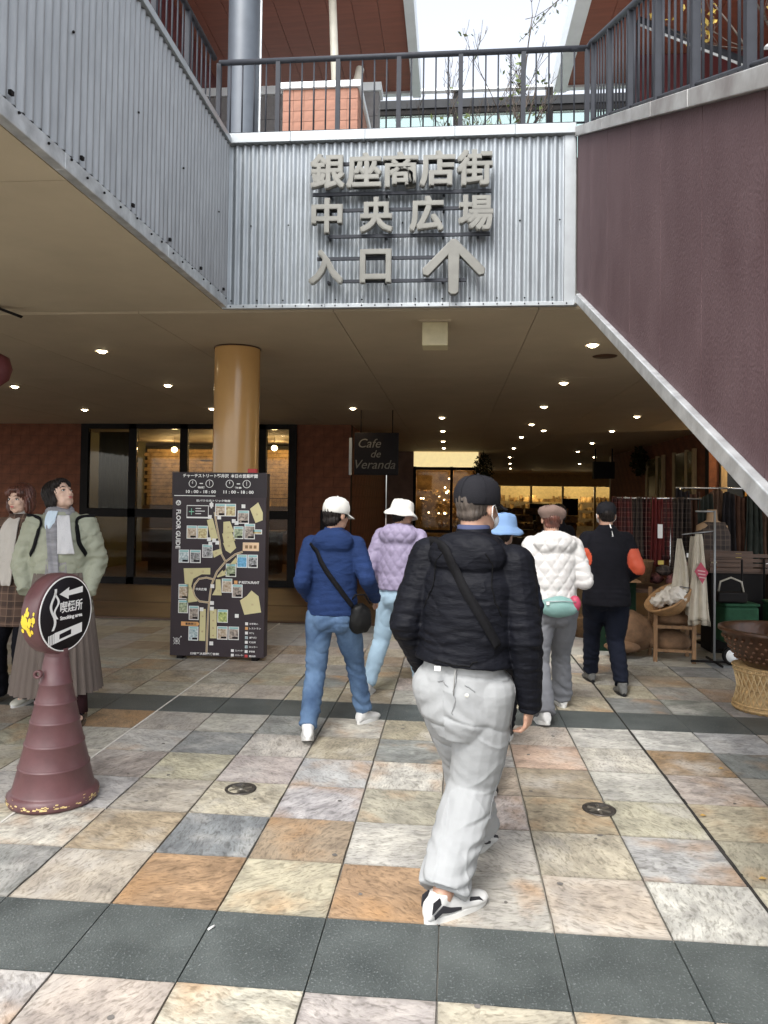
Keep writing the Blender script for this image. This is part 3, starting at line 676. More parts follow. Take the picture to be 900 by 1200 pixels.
for k in range(300):
    x = q.uniform(.98+.1,5.6); zz = q.choice((.0,.35,.7,1.05,1.4)); a_ = q.uniform(.08,.4); cl_.box((x,q.uniform(-.2,.3),zz),(x+a_,q.uniform(.35,.6),zz+q.uniform(.1,.33)))
sk = empty('stock_island', (0,36,ZB), label='long island of mixed dark goods standing in front of the far lit shop', cat='display'); a = cl_.build('goods', mat('dark_mixed_goods', (.05,.025,.012), .7, var=.8, scale=3, col2=(.30,.16,.07)), sk); a['kind'] = 'stuff'
MB().box((1.1,-.25,-.0),(5.6,-.21,.3)).build('plinth', MT['darkwood'], sk)
# hanging monitor box at right
hb = empty('hanging_box', (4.75,24.0,HC), label='black box hung under the ceiling at the right of the passage', cat='sign')
MB().box((-.32,-.12,-.95),(.32,.12,-.42)).build('housing', MT['black'], hb); MB().box((-.28,-.04,-.42),(-.24,0,0)).build('hanger', MT['black'], hb); MB().box((.24,-.04,-.42),(.28,0,0)).build('hanger', MT['black'], hb)

# right passage wall windows and door
for k,(y0,y1,lb) in enumerate(((18.3,19.9,'tall cream framed window on the receding right wall, nearer one'),(20.9,22.6,'tall cream framed window on the receding right wall, farther one'))):
    t_ = empty('passage_window', (5.74,y0,ZB), label=lb, cat='window', group='windows of the right passage wall')
    for a0 in (0,(y1-y0)*.35,y1-y0): MB().box((-.05,a0-.06,.4),(.03,a0+.06,3.35)).build('frame', MT['palewood'], t_)
    MB().box((-.02,.061,.45),(0,y1-y0-.061,3.3)).build('pane', mat('dim_glass_%d'%k, (.05,.05,.03), .15, var=.6, scale=2, col2=(.16,.13,.05)), t_)
dr = empty('shop_door', (6.05,17.5,ZB), label='cream framed glass shop door with orange notices on the right', cat='door')
for x in (0,1.62): bevel(MB().box((x,-.05,0),(x+.14,.08,3.14)).build('frame_post', MT['palewood'], dr), .01)
MB().box((.141,-.05,3.0),(1.619,.08,3.14)).build('frame_head', MT['palewood'], dr)
MB().box((.142,.0,.02),(1.618,.02,2.99)).build('glass', MT['glass'], dr); MB().box((.92,-.03,.0),(1.0,.03,2.99)).build('stile', MT['palewood'], dr)
MB().box((.142,.9,0),(1.9,1.0,3.2)).build('dark_interior', mat('olive_dark', (.07,.06,.025), .7, var=.5, scale=2), dr)
def notice(x0,x1,z0,z1,c,y=-.06,par=dr,lines=0):
    n_ = MB().box((x0,y,z0),(x1,y+.008,z1)).build('notice', mat('notice_orange', c, .6, var=.08), par)
    if lines:
        l = MB(); r9 = random.Random(4)
        for q in range(lines):
            zz = z1-(q+.7)*(z1-z0)/lines
            for u in range(3): a0 = x0+.04+u*(x1-x0-.06)/3; l.box((a0,y-.004,zz),(a0+(x1-x0)/3*r9.uniform(.5,.85),y-.001,zz+(z1-z0)/lines*.45))
        l.build('print', mat('brown_print', (.10,.04,.01), .6), n_)
    return n_
notice(.52,.96,1.75,2.36,(.50,.26,.05)); notice(1.0,1.42,1.15,1.78,(.50,.25,.07),lines=4); notice(1.02,1.44,.75,1.12,(.52,.27,.05))
tag(MB().box((7.8,17.35,ZB),(7.95,17.48,2.67)).build('door_post', MT['palewood']), 'cream timber post at the far right next to the shop door', 'post')
l_ = point(6.9,17.0,2.9,40); l_.parent = None; tag(l_, 'unseen warm lamp added in front of the shop door', 'lamp')  # added lamp without a fixture, brightens the door frame and notices

# cafe de Veranda hanging sign
vs_ = empty('hanging_sign', (-1.43,14.0,2.42), label='black hanging sign reading Cafe de Veranda in chalky script', cat='sign')
bevel(MB().box((-.42,-.03,-.40),(.42,.03,.40)).build('board', MT['signblack'], vs_), .006)
grey = mat('chalk_grey', (.16,.15,.13), .8)
for s_, zz, xx in (('Cafe',.2,-.12),('de',.0,.0),('Veranda',-.2,-.02)):
    me = text_mesh(s_, .24 if s_ != 'de' else .2, .002, .0, grey); 
    for v in me.vertices: v.co.x += v.co.y*.3
    link('lettering', me, vs_, (xx,-.034,zz), (rad(90),0,0))
for x in (-.3,.3): MB().tube([(x,0,.4),(x,0,HC-2.42)], .01, 6).build('hanger', MT['black'], vs_)
MB().box((-.52,-.02,-.4),(-.47,.02,.3)).build('side_bar', MT['trim'], vs_)
# notice stand by brick pier
tag(MB().box((-2.95,16.6,.3),(-2.45,16.72,1.3)).build('notice_board', MT['signblack']), 'small black notice board fixed on the brick pier', 'board')
# leafy dark clump hanging in passage
def leafclump(name, c, r, n, m, seed, size=.05, parent=None):
    q = random.Random(seed); mb = MB()
    for k in range(n):
        d = Vector((q.gauss(0,1),q.gauss(0,1),q.gauss(0,1))).normalized()*(q.random()**.4)
        p = Vector(c)+Vector((d.x*r[0],d.y*r[1],d.z*r[2])); a = Vector((q.uniform(-1,1),q.uniform(-1,1),q.uniform(-1,1))).normalized(); b = a.orthogonal().normalized()
        s = size*q.uniform(.6,1.3); mb.add([p-a*s, p+b*s*.4, p+a*s, p-b*s*.4], [(0,1,2,3)])
    return mb.build(name, m, parent)
dl = mat('dark_leaf', (.03,.035,.015), .6, var=.5)
hp = empty('hanging_plant', (1.05,25.2,HC), label='dark trailing plant hanging at the corner of the inner shop', cat='plant'); leafclump('foliage',(0,0,-.7),(.35,.3,.6),500,dl,4,.07,hp); MB().tube([(0,0,0),(0,0,-.5)],.01,6).build('cord',MT['black'],hp)
hp = empty('hanging_plant', (5.55,22.8,HC), label='dark trailing plant hanging by the receding right wall', cat='plant'); leafclump('foliage',(0,0,-.45),(.25,.5,.45),500,dl,9,.07,hp); MB().tube([(0,0,0),(0,0,-.5)],.01,6).build('cord',MT['black'],hp)
# lantern top-left
ln = empty('hanging_lantern', (-4.10,6.35,3.26), label='dark bell-shaped lantern hanging at the left edge under the soffit', cat='lantern')
MB().prism([(-.5,.16),(.20,-.10),(.22,-.08),(.08,-.03),(-.5,.20)], .05, 'y', -.02).build('bracket', MT['black'], ln)
MB().tube([(-.02,0,-.12),(.0,0,-.42)], .008, 6).build('chain', MT['black'], ln)
MB().lathe([(.02,-.42),(.10,-.46),(.13,-.56),(.10,-.66),(.03,-.72),(.001,-.73)], 20).build('body', MT['maroon'], ln)
# ================================================================== UPPER TERRACE
uc = empty('terrace_column', (-2.24,7.6,4.6), label='tall round grey-blue steel column standing on the upper terrace at left', cat='column')
MB().lathe([(.168,0),(.168,3.07)], 40).build('shaft', MT['greycol'], uc)
MB().box((.170,-.012,0),(.186,.012,3.07)).build('seam_strip', MT['fascia'], uc)
def roof(label, x0, x1, fx0, fx1):
    r = empty('roof', (0,0,7.68), label=label, cat='roof')
    MB().box((x0,7.2,.03),(x1,11.0,.25)).build('roof_deck', MT['concrete'], r)
    n = int(abs(x1-x0)/.32); bm_ = MB().box((.003,0,0),(abs(x1-x0)/n-.003,3.78,.028)).mesh('soffit_board', MT['roofred'])
    for k in range(n): link('soffit_board', bm_, r, (min(x0,x1)+k*abs(x1-x0)/n, 7.21, 0))
    MB().box((fx0,7.15,-.05),(fx1,11.1,.30)).build('fascia', MT['fascia'], r)
    MB().box((min(x0,x1),11.001,-.03),(max(x0,x1),11.09,.28)).build('end_board', MT['fascia'], r)
    return r
roof('left canopy roof with red-brown boarded underside above the terrace', -9, -.66, -.655, -.53)
roof('right canopy roof with red-brown boarded underside above the terrace', 1.62, 8.5, 1.43, 1.615)
tag(MB().box((-3.6,6.7,4.6),(-3.5,11,7.67)).build('maroon_wall', MT['maroon']), 'maroon wall behind the left terrace railing', 'wall')
mw = tag(MB().box((2.35,10.3,4.6),(8.5,10.45,7.67)).build('maroon_wall', MT['maroon']), 'maroon wall behind the sloping stair railing on the right', 'wall')
gw = empty('block_wall', (-3.5,9.5,4.6), label='grey block parapet wall with pale cap behind the steel column', cat='wall')
bm_ = MB().box((.003,0,.003),(.497,.2,.32)).mesh('block', MT['greywall'])
for j in range(7):
    for k in range(5): link('block', bm_, gw, (k*.5,0,j*.323))
MB().box((-.02,-.03,2.262),(2.53,.23,2.37)).build('cap', MT['fascia'], gw)
# tiled planter
pl = empty('tiled_planter', (-1.82,7.6,4.6), label='square terracotta tiled planter box with pale coping on the terrace', cat='planter')
MB().box((.01,.01,0),(.79,1.39,1.24)).build('core', MT['grout'], pl)
tcache = {}
rb = random.Random(11)
tms = [MB().box((.002,0,.002),(.112,.012,.112)).mesh('tile', MT['terra'])]
for i in range(7):
    for j in range(11):
        o = link('tile', tms[0], pl, (.004+i*.1135, -.003+rb.uniform(-.002,.002), j*.1135))
for i in range(12):
    for j in range(11):
        link('tile', tms[0], pl, (.803+rb.uniform(-.002,.002), .012+i*.1145, j*.1135), (0,0,rad(90)))
bevel(MB().box((-.02,-.03,1.251),(.83,1.42,1.32)).build('coping', MT['fascia'], pl), .006)
for k,(a,b,r_,lb) in enumerate((((-1.33,8.1,5.9),(-1.43,8.2,7.69),.045,'thin white slanting pipe rising from behind the planter, left one'),((-1.28,8.5,5.9),(-1.16,8.8,6.75),.05,'short cream slanting pipe behind the planter, right one'))):
    tag(MB().tube([a,b], r_, 14).build('slanting_pipe', mat('pipe_cream_%d'%k, (.60,.57,.48), .4)), lb, 'pipe')
# glazed footbridge at the back
fb = empty('footbridge', (-1.5,12,4.6), label='glass sided footbridge with dark beam beyond the terrace railing', cat='footbridge')
MB().box((0,0,3.63),(9,.10,3.67)).build('white_top', MT['fascia'], fb)
MB().box((0,.02,3.36),(9,.14,3.50)).build('beam', mat('beam_grey', (.035,.037,.04), .6), fb)
MB().box((0,.04,3.27),(9,.16,3.355)).build('lower_beam', MT['black'], fb)
for k in range(7): MB().box((k*1.5-.05,.03,2.0),(k*1.5+.05,.15,3.62)).build('post', MT['black'], fb)
gp = MB().box((.06,.07,1.46),(1.44,.085,3.26)).mesh('glass_panel', MT['glassgreen'])
for k in range(6): link('glass_panel', gp, fb, (k*1.5,0,0))
MB().box((0,-.05,1.3),(9,1.5,1.45)).build('deck', MT['concrete'], fb)
for k in range(3): MB().box((k*4.2+.1,.4,0),(k*4.2+.3,.6,1.9)).build('pier', MT['concrete'], fb)
# far handrail descending in front of maroon wall
hr = empty('inner_handrail', (0,0,0), label='pale edged handrail slanting down in front of the right maroon wall', cat='handrail')
MB().tube([(2.2,9.2,7.45),(3.42,9.0,6.75)], .05, 12).build('rail', MT['rail'], hr); MB().tube([(2.2,9.18,7.39),(3.42,8.98,6.69)], .015, 8).build('light_edge', MT['fascia'], hr)
for t in (.0,.97): MB().tube([(2.2+t*1.22,9.2-.2*t,4.6),(2.2+t*1.22,9.2-.2*t,7.45-.7*t)], .02, 8).build('post', MT['rail'], hr)
st2 = empty('upper_steps', (3.2,8.0,4.6), label='upper flight of steps with pale stringer edge at the top right corner', cat='stair')
MB().prism([(.0,1.75),(.08,1.75),(1.9,3.3),(1.82,3.35)], .06, 'y', 0).build('stringer', MT['fascia'], st2)
MB().prism([(.18,1.62),(.26,1.62),(2.1,3.2),(2.0,3.22)], .06, 'y', .1).build('stringer', MT['fascia'], st2)
MB().prism([(.09,1.70),(.2,1.64),(1.95,3.2),(1.85,3.28)], .05, 'y', .03).build('slope', mat('pinkish_panel', (.35,.22,.22), .6), st2)
MB().box((1.0,.3,0),(2.6,.5,2.55)).build('support_wall', MT['greywall'], st2)
MB().box((1.15,.05,2.3),(2.2,.1,2.75)).build('bluish_panel', mat('blue_panel', (.32,.42,.55), .5), st2)
# trees ----------------------------------------------------------------
bark = mat('bark', (.07,.055,.045), .9, var=.3, scale=20, bump=.6, bscale=60)
def tree(label, base, h, seed, spread, leaf=None, nleaf=0, trunk_r=.07, up=.9, start=.35, lsize=.05):
    q = random.Random(seed); t = empty('tree', base, label=label, cat='tree'); mb = MB(); tips = []
    def br(p, d, l, r, lev):
        pts = [p]; rs = [r]; n = 4
        for k in range(n):
            d = (d+Vector((q.uniform(-.18,.18),q.uniform(-.18,.18),q.uniform(-.05,.15)))).normalized(); p = p+d*(l/n); pts.append(p); rs.append(max(.003, r*(1-.55*(k+1)/n)))
        mb.tube(pts, rs, 7 if lev < 2 else 5); tips.extend(pts[1:] if lev > 1 else [])
        if lev < 4:
            for k in range(3 if lev else 7):
                i = q.randint(1 if lev else 2, n); a = q.uniform(0,6.28); dd = (d*up+Vector((math.cos(a),math.sin(a),q.uniform(.1,.6)))*spread).normalized()
                br(pts[i], dd, l*q.uniform(.42,.62), max(.003, rs[i]*.6), lev+1)
    br(Vector((0,0,0)), Vector((0,0,1)), h*.6, trunk_r, 0)
    mb.build('trunk', bark, t)
    if nleaf:
        lm = MB()
        for k in range(nleaf):
            p = q.choice(tips)+Vector((q.gauss(0,.05),q.gauss(0,.05),q.gauss(0,.05))); a = Vector((q.uniform(-1,1),q.uniform(-1,1),q.uniform(-1,1))).normalized(); b = a.cross(Vector((q.uniform(-1,1),q.uniform(-1,1),q.uniform(-1,1)))).normalized(); s = lsize*q.uniform(.6,1.2)
            lm.add([p-a*s, p+b*s*.45, p+a*s, p-b*s*.45], [(0,1,2,3)])
        lm.build('crown', leaf, t)
    return t
yl = mat('yellow_leaf', (.42,.30,.06), .6, var=.5, scale=4); gl_ = mat('green_leaf', (.10,.14,.04), .6, var=.5, scale=4)
tree('nearly bare small tree seen through the middle of the terrace railing', (.75,10.4,4.6), 4.0, 5, .55, gl_, 120, .06)
tree('thin bare sapling left of the small tree behind the terrace railing', (-.1,10.8,4.6), 3.4, 12, .5, gl_, 40, .035)
tree('yellow leaved shrub behind the stair railing at the top right', (3.35,7.75,4.6), 3.6, 21, .8, yl, 420, .035, lsize=.045)
tree('green and yellow shrub at the right edge of the terrace', (3.95,7.3,4.6), 2.6, 33, .9, gl_, 600, .03, lsize=.045)
# overhanging twig against the sky
tw = empty('overhanging_twig', (0.75,11.4,8.6), label='leafy twig tip hanging against the white sky at the top', cat='branch')
mb = MB(); mb.tube([(1.9,0,1.7),(1.2,0,1.0),(.7,0,.55),(.25,0,.05)], [.03,.015,.008,.004], 6); mb.tube([(.7,0,.55),(.45,.1,.45),(.3,.1,.42)], .005, 5); mb.build('twig', bark, tw)
lm = MB(); q = random.Random(2)
for k in range(46):
    t = q.random(); p = Vector((.2+.75*t, q.gauss(0,.06), .03+.68*t+q.gauss(0,.05))); a = Vector((q.uniform(-1,1),q.uniform(-1,1),q.uniform(-1,0))).normalized(); b = a.orthogonal().normalized()
    lm.add([p-a*.05,p+b*.02,p+a*.05,p-b*.02],[(0,1,2,3)])
lm.build('leaves', mat('grey_green_leaf', (.12,.14,.10), .6), tw)
# ================================================================== SMOKING AREA CONE SIGN
cs = empty('cone_sign', (-2.035,3.72,0), label='maroon plastic cone sign stand with round black smoking area disc', cat='sign stand')
prof = [(.001,.004),(.215,.004),(.222,.02),(.222,.045),(.205,.06)]
zz = .06; r0_ = .200
segs = [(.06,.200),(.185,.170),(.30,.143),(.41,.118),(.505,.098),(.60,.078)]
for (za,ra),(zb,rb_) in zip(segs, segs[1:]):
    prof += [(ra,za+.004),(ra-.002,za+.01),(rb_+.002,zb-.010),(rb_+.005,zb-.005),(rb_+.005,zb),(rb_,zb+.003)]
prof += [(.066,.70),(.058,.74),(.05,.765),(.001,.77)]
MB().lathe(prof, 48).build('cone_body', MT['cone'], cs)
q = random.Random(6); cm = MB()
for k in range(150):
    t = q.uniform(0,6.28); z = .022+abs(q.gauss(0,.014)); r_ = .2225 if z < .046 else .207+(.06-z)*.5
    if z > .056: continue
    s = q.uniform(.003,.011); c = Vector((r_*math.cos(t), r_*math.sin(t), z)); a = Vector((-math.sin(t),math.cos(t),0)); u = Vector((0,0,1))
    o_ = Vector((math.cos(t),math.sin(t),0))*.0008
    cm.add([c+o_-a*s-u*s*.3, c+o_+a*s*.7-u*s*.4, c+o_+a*s+u*s*.3, c+o_-a*s*.6+u*s*.45], [(0,1,2,3)])
a = cm.build('chipped_paint', MT['chip'], cs); a['kind'] = 'stuff'
MB().lathe([(.012,0),(.012,.02),(.022,.02),(.022,0)], 14, (0,0,0), Matrix.Rotation(rad(90),3,'X')).build('peg_hole', MT['cone'], cs, (-.05,-.075,.655))
dh = empty('disc_head', (0,0,.955)); dh.parent = cs; dh.rotation_euler = (0,0,rad(78))
RX = Matrix.Rotation(rad(90),3,'X')
MB().lathe([(.001,-.052),(.197,-.052),(.205,-.045),(.209,0),(.205,.045),(.197,.052),(.001,.052)], 56, (0,0,0), RX).build('disc_rim', MT['cone'], dh)
MB().lathe([(.186,0),(.186,.004),(.192,.004),(.192,0)], 56, (0,-.0525,0), RX).build('white_ring', MT['white'], dh)
MB().lathe([(.001,.0035),(.186,.0035),(.186,0)], 56, (0,-.0525,0), RX).build('face', MT['signblack'], dh)
MB().lathe([(.06,-.02),(.06,.02)], 16, (0,0,0)).build('neck_collar', MT['cone'], cs, (0,0,.757))
yF = -.0570
def onface(nm, poly): return MB().prism(poly, .0008, 'y', yF).build(nm, MT['white'], dh)
onface('arrow', [(-.055,.105),(.015,.135),(.012,.117),(.118,.13),(.118,.098),(.012,.092),(.012,.074)])
def wav(x0, z0, z1, amp, wd, n=26, ph=0):
    L_ = []; R_2 = []
    for k in range(n+1):
        t = k/n; z = z0+(z1-z0)*t; x = x0+amp*math.sin(t*math.pi*2.6+ph)
        L_.append((x-wd,z)); R_2.append((x+wd,z))
    return L_+R_2[::-1]
onface('smoke', wav(-.098,-.075,.135,.016,.008)); onface('smoke', wav(-.074,-.02,.115,.014,.007,ph=2.6))
onface('cigarette', [(-.085,-.142),(.118,-.112),(.118,-.062),(-.085,-.088)])
MB().prism([(-.05,-.124),(.035,-.111),(.035,-.085),(-.05,-.100)], .0008, 'y', yF-.001).build('cigarette_band', MT['signblack'], dh)
for k in range(4): onface('filter_stripe', [(-.128+k*.011,-.150+k*.002),(-.121+k*.011,-.149+k*.002),(-.121+k*.011,-.097+k*.002),(-.128+k*.011,-.098+k*.002)])
link('lettering', text_mesh('喫煙所', .07, .0008, .0007, MT['white'], fit=(.165,.058)), dh, (.035,yF,.035), (rad(90),0,0))
link('lettering', text_mesh('Smoking area', .03, .0008, .001, MT['white'], fit=(.165,.026)), dh, (.035,yF,-.022), (rad(90),0,0))
# yellow chipped patch on the disc rim
yp = MB(); q = random.Random(3)
for k in range(34):
    t = rad(q.gauss(186,9)); yy = q.uniform(-.04,.035); s = q.uniform(.004,.013); c = Vector((.2095*math.cos(t), yy, .2095*math.sin(t)))*1.0
    a = Vector((-math.sin(t),0,math.cos(t))); b = Vector((0,1,0)); o_ = Vector((math.cos(t),0,math.sin(t)))*.001
    yp.add([c+o_+a*s*math.cos(u)*1.6+b*s*math.sin(u)*q.uniform(.7,1.2) for u in [x*math.pi/3 for x in range(6)]], [(0,1,2,3,4,5)])
yp.build('yellow_patch', MT['yellow'], dh)

# ================================================================== FLOOR GUIDE BOARD
gb = empty('floor_guide', (-2.24,7.03,0), label='tall dark floor guide board with map, photos and opening hours', cat='notice board')
BW, BH = .93, 1.80
bevel(MB().box((-BW/2,0,.03),(BW/2,.13,BH)).build('board', MT['board'], gb), .006)
MB().box((-BW/2-.005,-.0035,BH-.235),(BW/2+.005,-.0005,BH+.005)).build('header_panel', mat('header_charcoal', (.035,.03,.034), .4), gb)
MB().box((-.40,.01,0),(-.34,.12,.03)).build('foot', MT['black'], gb); MB().box((.34,.01,0),(.40,.12,.03)).build('foot', MT['black'], gb)
def px2(x, y): # board print coordinates taken as fractions of the board sheet
    return (x-.5)*BW, BH*(1-y)
YB = -.0015
cream = mat('map_cream', (.62,.56,.30), .5, var=.04); tanl = mat('map_road_tan', (.42,.30,.18), .5); orange = mat('orange_tag', (.72,.38,.14), .5)
def bpoly(nm, pts, m, y=YB, th=.001, parent=gb): return MB().prism([px2(*p) for p in pts], th, 'y', y).build(nm, m, parent)
def brect(nm, x0,y0,x1,y1, m, y=YB, parent=gb): return bpoly(nm, [(x0,y1),(x1,y1),(x1,y0),(x0,y0)], m, y, parent=parent)
def btext(s, x0,y0,x1,y1, m=None, y=-.004, rot=0, off=.001):
    (a,b),(c,d) = px2(x0,y0), px2(x1,y1); wd, ht = abs(c-a), abs(b-d)
    me = text_mesh(s, .04, .0004, off, m or MT['white'], fit=(ht,wd) if rot else (wd,ht), res=2)
    return link('lettering', me, gb, ((a+c)/2, y, (b+d)/2), (rad(90), rad(rot), 0))
btext('チャーチストリート軽井沢  本日の営業時間', .11,.005,.905,.026, y=-.0045)
for cx, hand in ((.215,(-.55,.5)),(.395,(0,-1)),(.61,(-.2,.8)),(.79,(0,-1))):
    c = px2(cx,.058)
    MB().lathe([(.039,0),(.039,.0012),(.0335,.0012),(.0335,0)], 28, (c[0],-.0035,c[1]), RX).build('clock_ring', MT['white'], gb)
    MB().box((c[0]-.002,-.0048,c[1]-.002),(c[0]+.002,-.0036,c[1]+.026)).build('clock_hand', MT['white'], gb)
    a = math.atan2(hand[1],hand[0]); MB().tube([(c[0],-.0042,c[1]),(c[0]+.018*hand[0],-.0042,c[1]+.018*hand[1])], .0018, 5).build('clock_hand', MT['white'], gb)
brect('dash', .29,.055,.325,.060, MT['white'], -.0048); brect('dash', .685,.055,.72,.060, MT['white'], -.0048)
btext('物販', .27,.073,.345,.085, y=-.0045); btext('飲食', .665,.073,.74,.085, y=-.0045)
btext('10 : 00 - 18 : 00', .145,.093,.465,.110, y=-.0045); btext('11 : 00 - 18 : 00', .545,.093,.865,.110, y=-.0045)
brect('rule', .02,.122,.46,.126, MT['white'], -.0048)
btext('旧パウカ方トリック物産', .26,.143,.62,.156); 
btext('FLOOR GUIDE', .045,.20,.095,.41, rot=90)
c = px2(.065,.163); MB().lathe([(.001,.001),(.026,.001),(.026,0)], 20, (c[0],-.001,c[1]), RX).build('round_logo', MT['white'], gb)
for dx_, dz_ in ((-.008,-.004),(.008,-.004),(0,.009)): MB().ell((c[0]+dx_,-.0022,c[1]+dz_),(.007,.0008,.007),nu=8,nv=5).build('logo_leaf', MT['board'], gb)
# outlined box with cross
brect('box_outline', .155,.175,.39,.245, MT['white'], -.0012); brect('box_fill', .161,.179,.384,.237, MT['board'], -.0024)
gx_ = mat('sign_green', (.2,.5,.35), .5); brect('cross_bar', .18,.207,.235,.212, gx_, -.004); brect('cross_bar', .204,.192,.211,.227, gx_, -.0043)
for k in range(3): brect('text_line', .25,.190+k*.014,.25+(.06,.1,.06)[k],.194+k*.014, MT['white'], -.004)
# roads
def road(pts, wd=.006):
    for (m, e, y) in ((tanl, wd, -.0022),(mat('road_edge', (.75,.68,.5), .5), wd*1.5, -.0014)):
        L_ = []; R_2 = []
        P = [Vector(px2(*p)) for p in pts]
        for k in range(len(P)):
            d = (P[min(k+1,len(P)-1)]-P[max(k-1,0)]).normalized(); n_ = Vector((-d.y,d.x)); L_.append(P[k]+n_*e); R_2.append(P[k]-n_*e)
        MB().add([(v.x,y,v.y) for v in L_]+[(v.x,y,v.y) for v in R_2], [(k,k+1,len(P)+k+1,len(P)+k) for k in range(len(P)-1)]).build('map_road', m, gb)
road([(.455,.21),(.47,.26),(.51,.36),(.53,.43),(.585,.48)])
road([(.76,.42),(.68,.435),(.58,.475),(.49,.53),(.435,.6),(.42,.66),(.405,.75),(.40,.85),(.395,.97)])
road([(.45,.57),(.38,.562),(.30,.57),(.255,.60),(.24,.635),(.26,.665),(.31,.69),(.41,.695)])
shops = [[(.375,.255),(.435,.243),(.495,.35),(.42,.362)],[(.55,.262),(.62,.258),(.665,.315),(.55,.325)],[(.54,.325),(.64,.315),(.68,.36),(.56,.375)],[(.55,.375),(.665,.36),(.69,.40),(.63,.43),(.58,.415)],
 [(.44,.42),(.53,.405),(.545,.43),(.455,.455)],[(.56,.53),(.69,.45),(.71,.475),(.60,.52),(.575,.535)],[(.49,.555),(.55,.52),(.59,.545),(.5,.56)],
 [(.135,.515),(.42,.51),(.42,.545),(.33,.545),(.24,.57),(.22,.61),(.245,.655),(.29,.69),(.17,.70),(.165,.60),(.15,.595)],
 [(.48,.57),(.53,.57),(.545,.655),(.445,.655),(.48,.62)],[(.74,.68),(.81,.655),(.86,.625),(.935,.655),(.965,.74),(.79,.755)],
 [(.32,.73),(.38,.73),(.38,.90),(.315,.90)],[(.425,.73),(.495,.73),(.50,.885),(.43,.885)],[(.83,.19),(.915,.155),(.965,.21),(.965,.25),(.89,.265)]]
for k, s_ in enumerate(shops): bpoly('map_shop', s_, cream, -.0030)
for k,(a,b) in enumerate(((.43,.30),(.60,.29),(.60,.345),(.61,.39),(.48,.43),(.63,.49),(.53,.543),(.22,.54),(.20,.62),(.34,.53),(.51,.63),(.87,.70),(.345,.77),(.345,.85),(.46,.75),(.46,.79),(.46,.83),(.46,.87),(.9,.22))):
    btext(str(21-k), a-.008,b-.005,a+.012,b+.005, tanl, y=-.0036)
btext('中央広場', .27,.617,.385,.632)
# photos: little printed pictures, each its own
PH = [(.46,.165,.57,.232,'food'),(.57,.165,.68,.232,'food2'),(.70,.20,.82,.27,'shop'),(.16,.285,.27,.355,'food'),(.275,.285,.385,.355,'food2'),(.66,.285,.765,.352,'green'),(.775,.27,.885,.352,'shop'),(.33,.385,.44,.455,'dark'),(.08,.415,.19,.485,'blue'),(.20,.415,.315,.485,'dark'),
 (.70,.435,.81,.505,'sky'),(.815,.435,.92,.505,'dark'),(.585,.485,.695,.555,'green'),(.545,.565,.655,.64,'food'),(.655,.595,.765,.665,'shop'),(.085,.60,.19,.68,'food'),(.085,.685,.19,.755,'green'),(.20,.715,.305,.79,'shop'),(.20,.825,.305,.90,'blue'),(.505,.73,.615,.80,'leaf'),(.505,.82,.615,.89,'food'),(.625,.82,.735,.89,'shop'),(.855,.30,.96,.325,'amber')]
pal = dict(food=((.45,.28,.14),(.7,.62,.5)),food2=((.5,.3,.1),(.75,.7,.4)),shop=((.12,.1,.09),(.6,.5,.42)),green=((.1,.18,.08),(.55,.6,.4)),dark=((.03,.03,.03),(.6,.6,.6)),blue=((.2,.4,.45),(.75,.8,.8)),sky=((.12,.4,.65),(.2,.5,.75)),leaf=((.1,.25,.03),(.7,.75,.3)),amber=((.45,.28,.04),(.7,.5,.1)))
pmats = {}
for k, (x0,y0,x1,y1,t_) in enumerate(PH):
    fr_ = brect('photo_print', x0,y0,x1,y1, MT['white'], -.0030)
    if t_ not in pmats: a,b = pal[t_]; pmats[t_] = mat('photo_'+t_, a, .4, var=.4, scale=46, col2=b, detail=3)
    brect('picture', x0+.008,y0+.014,x1-.008,y1-.004, pmats[t_], -.0038, parent=fr_)
    brect('caption', x0+.008,y0+.003,x1-.008,y0+.012, mat('caption_teal', (.25,.5,.5), .5) if k == 0 else bpy.data.materials['caption_teal'], -.0038, parent=fr_)
    if k % 3 != 1: brect('caption', x0+.04,y1-.016,x1-.01,y1-.006, MT['signblack'], -.0044, parent=fr_)
t2 = brect('orange_label', .76,.37,.93,.415, mat('pale_orange', (.75,.55,.35), .5), -.003)
for k in range(3): brect('label_square', .785+k*.045,.385,.815+k*.045,.402, MT['wood'], -.0038, parent=t2)
t2 = bpoly('orange_label', [(.12,.80),(.12,.822),(.30,.822),(.315,.811),(.30,.80)], orange, -.0045)
btext('事務窓口', .165,.804,.28,.818, MT['board'], y=-.0058)
btext('IP RESTAURANT', .725,.576,.94,.590); brect('small_icon', .675,.575,.71,.592, orange, -.003)
for k,(x,y) in enumerate(((.42,.17),(.405,.235),(.505,.237),(.76,.175),(.66,.255),(.69,.265),(.40,.355),(.455,.36),(.415,.378),(.49,.372),(.445,.605),(.445,.695),(.445,.725),(.445,.91),(.335,.73),(.71,.76))):
    brect('small_icon', x-.02,y-.008,x+.02,y+.012, MT['white'], -.0045)
brect('bottle_icon', .412,.155,.428,.19, MT['white'], -.005)
for k in range(8):
    y = .795+k*.0245; brect('legend_icon', .80,y,.83,y+.015, [MT['white'],orange,MT['white'],pmats['blue'],MT['white'],pmats['blue'],MT['white'],mat('legend_red',(.5,.05,.05),.5)][k], -.003); btext(['お手洗い','レストラン','カフェ','雑貨','喫煙所','ロッカー','駐車場','案内所'][k], .845,y+.002,.845+(.09,.12,.05,.08,.07,.09,.06,.07)[k],y+.012)
for y, s_ in ((.940,'エレベーター'),(.964,'エスカレーター')): brect('legend_icon', .655,y,.685,y+.014, MT['white'], -.003); btext(s_, .70,y+.001,.785,y+.011)
btext('日曜平次震雷漢音駅', .225,.962,.53,.975)
c = px2(.075,.905)
